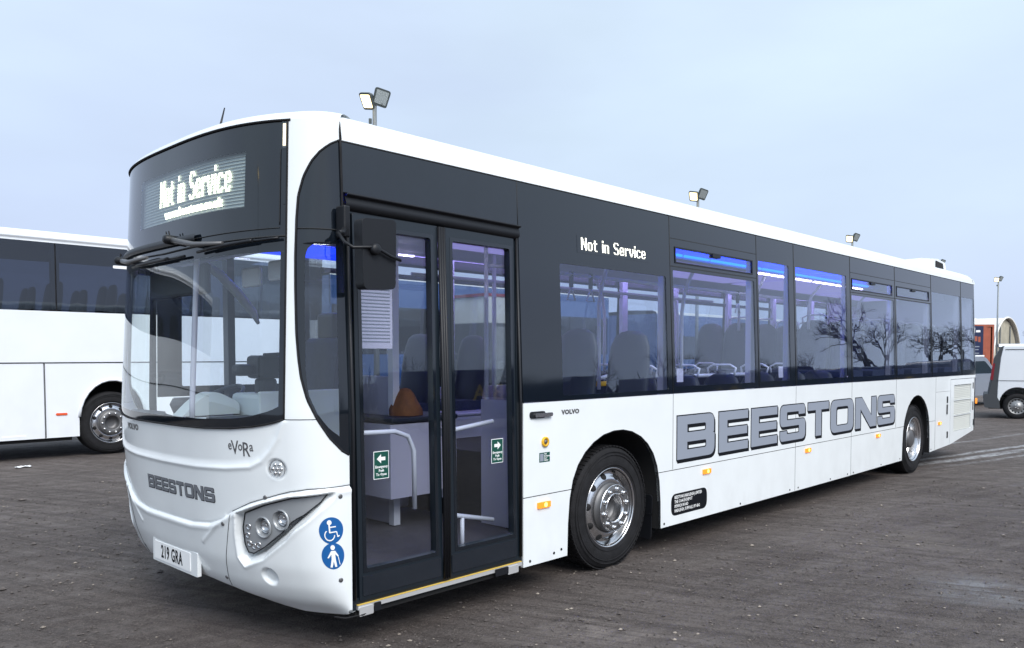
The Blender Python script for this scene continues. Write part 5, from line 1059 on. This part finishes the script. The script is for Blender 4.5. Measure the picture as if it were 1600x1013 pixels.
vobj('tail_lamp', MB().plate([rpoly([(.12, 1.02, .01), (.185, 1.0, .01), (.225, 1.44, .01), (.175, 1.44, .01)])], vw, -.1, .012), 'taillight', .005)
vobj('rear_bumper', MB().plate([rpoly([(-.02, .52, .05), (.0, .28, .05), (.36, .26, .02), (.34, .46), (.26, .62, .1), (0, .64, .03)])], vw, -1.78, .02), 'greypl', .03)
vobj('side_trim', MB().box(.27, 4.4, -.008, .0, .99, 1.0), 'gap'); vobj('roof_gutter', MB().box(.45, 4.0, -.01, .02, 1.80, 1.815), 'gap')
vobj('sill', MB().box(1.3, 3.4, -.012, .05, .30, .43), 'greypl', .02)
vobj('underbody', MB().box(.1, 5.2, .25, 1.5, .24, .55), 'dark'); vobj('wheel_arch_liner', MB().grid([[(x, .0, z) for x, z in VA], [(x, .4, z) for x, z in VA]]), 'dark')
vt = MB(); R = .33
vt.lathe([(.20, -.09), (.215, -.11), (.25, -.115), (.30, -.11), (.325, -.09), (.33, -.06), (.33, .08), (.30, .1)], n=48); vtm = vt.mesh('tyre', 'rubber')
vr = MB(); vr.lathe([(.21, -.095), (.205, -.105), (.198, -.10), (.185, -.055), (.14, -.06), (.10, -.085), (.07, -.09), (.055, -.11), (0, -.115)], n=40); vrm = vr.mesh('rim', 'steelwheel')
vh = MB(); vh.lathe([(.012, 0), (.012, -.01), (0, -.012)], n=10); vhm = vh.mesh('wheel_nut', 'chrome'); vdm = MB().lathe([(.018, 0), (0, -.001)], n=12).mesh('vent_hole', 'dark')
for x in (.74, 3.86):
    w = link('wheel', vtm, None); w.parent = van; w.location = (x, .13, .33); link('rim', vrm, w)
    for k in range(5): o = link('wheel_nut', vhm, w); t = k*2*math.pi/5; o.location = (.055*math.cos(t), -.105, .055*math.sin(t))
    for k in range(14): o = link('vent_hole', vdm, w); t = k*2*math.pi/14; o.location = (.163*math.cos(t), -.0605, .163*math.sin(t))
car = empty('car', (26.6, 3.6, 0), 'silver estate car half hidden between the bus tail and the white van', 'car', rz=-YAW+math.radians(35))
def cobj(name, mbx, m, bev=0): o = link(name, mbx.mesh(name, m), None, bev); o.parent = car; return o
cs = [(-.9, .35), (3.2, .35), (3.3, .7), (3.2, .95), (2.2, 1.05), (-.95, 1.05, .1), (-1.0, .6)]
cobj('body', MB().plate([rpoly([(p + (.06,))[:3] for p in cs])], lambda a, b, c: (a, c, b), -.1, 1.6), 'silvercar', .06)
cobj('roof', MB().plate([rpoly([(-.85, 1.0), (-.62, 1.52, .1), (-.5, 1.60, .05), (1.3, 1.60, .2), (2.15, 1.0)])], lambda a, b, c: (a, c, b), .03, 1.47), 'silvercar', .05)
cobj('window', MB().plate([rpoly([(-.70, 1.06, .03), (-.52, 1.45, .03), (1.2, 1.47, .1), (1.9, 1.06, .03)])], lambda a, b, c: (a, .03-c, b), 0, .012), 'carglass')
cobj('rear_window', MB().plate([rrect(.15, 1.35, 1.08, 1.46, .05)], lambda a, b, c: (-.86+(b-1.0)*.44-c, a, b), 0, .02), 'carglass')
cobj('roof_rail', MB().box(-.5, 1.3, .08, .12, 1.61, 1.66), 'whiteink', .01)
for x in (-.3, 2.3):
    w = link('wheel', vtm, None); w.parent = car; w.location = (x, -.03, .33); link('rim', vrm, w)
def cont(loc, rz, L_, Wd, H, m, label, z0=0):
    c = empty('shipping_container', loc, label, 'container', rz=rz)
    def o_(name, mbx, mm, bev=0): o = link(name, mbx.mesh(name, mm), None, bev); o.parent = c; return o
    P = [[(x, (.03 if (i//2) % 2 else 0), z) for z in (z0+.1, z0+H-.1)] for i, x in enumerate(np.arange(0.1, L_-.05, .14))]
    o_('side_wall', MB().grid(P, sm=False), m); o_('far_side_wall', MB().box(0, L_, Wd-.05, Wd, z0, z0+H), m)
    o_('roof', MB().box(0, L_, 0, Wd, z0+H-.03, z0+H), m)
    fr_ = MB(); fr_.box(-.005, .11, -.01, Wd+.01, z0, z0+.12); fr_.box(0, L_, -.01, .06, z0+H-.12, z0+H+.01); fr_.box(0, L_, -.01, .06, z0, z0+.12)
    for x in (0, L_-.1): fr_.box(x-.003, x+.10, -.012, .08, z0, z0+H)
    o_('frame', fr_, m); o_('end_wall', MB().box(-.0, .04, .0, Wd, z0+.1, z0+H-.02), m); o_('end_wall', MB().box(L_-.04, L_, .0, Wd, z0+.1, z0+H-.02), m)
    return c, o_
co, oo = cont((48.4, 8.95, 0), -YAW, 1.25, 2.4, 3.38, 'orangebox', 'orange container with a navy poster wall behind the white van')
oo('poster', MB().box(-.9, .62, -.05, -.03, 1.2, 3.3), 'navy')
mbp = MB()
for i, (a, b, z, h) in enumerate(((-.10, .02, 2.85, .38), (.08, .14, 2.9, .3), (.2, .44, 2.95, .12))): mbp.box(a, b, -.056, -.05, z, z+h)
oo('poster_print', mbp, 'whiteink'); mbp = MB()
for a, b, z, h in ((-.1, .08, 2.45, .28), (.12, .28, 2.45, .28), (.33, .46, 2.4, .3)): mbp.box(a, b, -.056, -.05, z, z+h)
oo('poster_print', mbp, 'orangebox'); mbp = MB()
for z in (1.55, 1.75, 1.95, 2.12): mbp.box(-.08, .40+.03*math.sin(z*9), -.056, -.05, z, z+.05)
oo('poster_print', mbp, 'letter')
c2, o2 = cont((46.0, 9.9, 0), -YAW, 1.6, 2.4, 1.95, 'greypl', 'grey container behind the silver car')
# fabric tunnel
tent = empty('storage_tent', (90.2, 16.2, 0), 'white arched fabric storage tent beyond the container', 'tent', rz=math.radians(87))
def tobj(name, mbx, m): o = link(name, mbx.mesh(name, m), None); o.parent = tent; return o
R = 4.6; arc = lambda r, x: [(x, r*math.cos(t), 5.4/4.6*r*max(0, math.sin(t))**.9) for t in np.linspace(0, math.pi, 29)]
tobj('cover', MB().grid([arc(R, x) for x in (0, 3, 6, 9, 12, 15)]), 'canvas'); tobj('end_curtain', MB().add(arc(R-.15, .3), [tuple(range(29))]), 'canvas3'); tobj('arch_rim', MB().tube(arc(R+.02, 0), .10, 6), 'canvas')
for x in (3, 6, 9, 12): tobj('arch_rib', MB().tube(arc(R+.02, x), .05, 6), 'canvas')
for y in (-1.6, 1.6): tobj('door_post', MB().box(.18, .26, y-.06, y+.06, 0, 4.6), 'galv')
tobj('door_bar', MB().box(.17, .27, -3.8, 3.8, 2.6, 2.7), 'galv')

# ================================================================= BARE TREES
def tree_mesh(seed, H=7, spread=1.0, levels=6):
    r = random.Random(seed); tk = MB(); cr = MB()
    def br(p, d, ln, rad, lv):
        q = p; pts = [p]; 
        for i in range(3):
            d = (d+Vector((r.uniform(-.22, .22), r.uniform(-.22, .22), r.uniform(-.05, .16)))).normalized(); q = q+d*ln/3; pts.append(q)
        (tk if lv <= 1 else cr).tube(pts, [rad, rad*.88, rad*.78, rad*.66], 6 if lv < 2 else 3, cap=False)
        if lv >= levels: return
        for k in range(r.choice((2, 3, 3)) if lv < 5 else 3):
            ang = r.uniform(.35, .85)*spread; az = r.uniform(0, 6.28); a = d.orthogonal().normalized(); a.rotate(Matrix.Rotation(az, 3, d)); nd = (d*math.cos(ang)+a*math.sin(ang)).normalized()
            br(pts[r.choice((2, 3, 3))] if lv else q, nd, ln*r.uniform(.62, .86), rad*.58, lv+1)
    br(Vector((0, 0, 0)), Vector((0, 0, 1)), H*.24, H*.028, 0)
    return tk.mesh('trunk', 'bark', fix=False), cr.mesh('crown', 'bark', fix=False)
tms = [tree_mesh(s, 7, sp) for s, sp in ((3, 1.0), (11, 1.15), (23, .9))]
def tree(i, x, y, sc, label, group, rz=0):
    t = empty('bare_tree', (x, y, 0), label, 'tree', group, rz); a, b = tms[i]
    for n_, me_ in (('trunk', a), ('crown', b)): o = link(n_, me_, None); o.parent = t; o.scale = (sc, sc, sc)
    return t
TG = 'bare winter trees across the yard'
for k, (i, x, y, sc) in enumerate(((0, 49.0, -14.8, 1.15), (1, 54.2, -12.4, 1.0), (2, 51.6, -14.4, .9), (1, 57.8, -11.9, 1.1), (0, 46.0, -17.2, .55), (2, 37.5, -22.0, .65), (0, 33.5, -23.5, .62), (1, 41.5, -20.3, .6), (2, 61.5, -10.5, .95), (1, 29.0, -26.0, .6), (0, 24.0, -28, .5), (2, 44, -19.0, .5))):
    tree(i, x, y, sc, ('largest spreading bare tree mirrored in the rear side windows', 'bare tree mirrored beside the last side window', 'slim bare tree mirrored between the two largest reflected trees', 'wide bare tree mirrored in the last black window', 'small bare tree mirrored in the fourth side window', 'slim bare tree mirrored in the middle of the fourth side window', 'bare tree mirrored in the narrow third side window', 'low wide bare tree mirrored where the third and fourth windows meet', 'bare tree mirrored at the very tail of the bus', 'low bare tree mirrored under the first open hopper window', 'small bare tree mirrored in the first side window', 'thin low bare tree mirrored beside the small one in the fourth window')[k], TG, rz=k*1.3)
tree(0, 114.4, 19.4, .95, 'bare tree behind the tent at the right edge', 'bare trees behind the tent', 1); tree(1, 117.5, 15.6, .8, 'lower bare tree beside the one behind the tent', 'bare trees behind the tent', 2)
# hedge
hb_ = MB(); hr = random.Random(5)
for k in range(5200):
    t = hr.random(); x = 8+t*75; y = -34+t*26+hr.uniform(-1.2, 1.2)
    h = hr.uniform(.3, 2.0)*(1+.3*math.sin(x*.9)); d = Vector((hr.uniform(-.4, .4), hr.uniform(-.4, .4), 1)).normalized()
    p = Vector((x, y, hr.uniform(0, h*.7))); hb_.tube([tuple(p), tuple(p+d*.5), tuple(p+d*.9+Vector((hr.uniform(-.2, .2), hr.uniform(-.2, .2), 0)))], [.05, .03, .01], 3, cap=False)
hb_.obj('hedge', 'bark', fix=False, kind='stuff', label='scrubby bare hedge along the far side of the yard', category='hedge')
# navy trucks mirrored in the glass
def navy(loc, rz, label, L_=5.2, H=1.78):
    v = empty('flatbed_truck', loc, label, 'truck', 'navy trucks across the yard', rz)
    def o_(name, mbx, mm, bev=0): o = link(name, mbx.mesh(name, mm), None, bev); o.parent = v; return o
    o_('body', MB().box(0, L_, 0, 2.2, .5, H), 'navy', .04); o_('chassis', MB().box(.1, L_+1.5, .3, 1.9, .35, .5), 'dark')
    o_('cab', MB().plate([rpoly([(L_+.08, .45), (L_+.08, H+.12, .1), (L_+1.1, H+.10, .2), (L_+1.6, 1.2, .1), (L_+1.65, .45, .05)])], lambda a, b, c: (a, c, b), .05, 2.1), 'navy', .04)
    o_('cab_window', MB().plate([rpoly([(L_+.3, 1.2, .03), (L_+.3, H, .03), (L_+1.0, H, .05), (L_+1.4, 1.22, .03)])], lambda a, b, c: (a, 2.1+c, b), 0, .01), 'carglass')
    for x in (1.0, L_+.9):
        for y in (.12, 2.07): w = link('wheel', vtm, None); w.parent = v; w.location = (x, y, .36); w.rotation_euler = (0, 0, 0 if y < 1 else math.pi)
    put(MB(), text2d('BA', .52, .95, .01, .002, 1.5), lambda a, b, c: (2.9-a, 2.203+c, 1.02+b)).obj
    o_('side_lettering', put(MB(), text2d('BA', .62, .95, .010, .002, 1.7), lambda a, b, c: (3.2-a, 2.203+c, .92+b)), 'gold')
ang = math.atan2(4.4, 8.2)
for x, y, t in ((12.3, -15.6, 'navy truck with gold letters, mirrored in the bus door glass'), (19.6, -12.3, 'navy truck with gold letters, mirrored in the first side window'), (26.5, -9.2, 'navy truck with gold letters, mirrored under the open hopper window')): navy((x, y, 0), ang*.9, t)
# crumpled litter near the coach
lt = MB(); P = []
for i in range(8): P.append([(1.36+i*.03, 9.78+j*.03, .005+.02*random.random()) for j in range(5)])
lt.grid(P, sm=False).obj('litter', 'whiteink', label='scrap of white litter on the ground under the coach', category='litter')
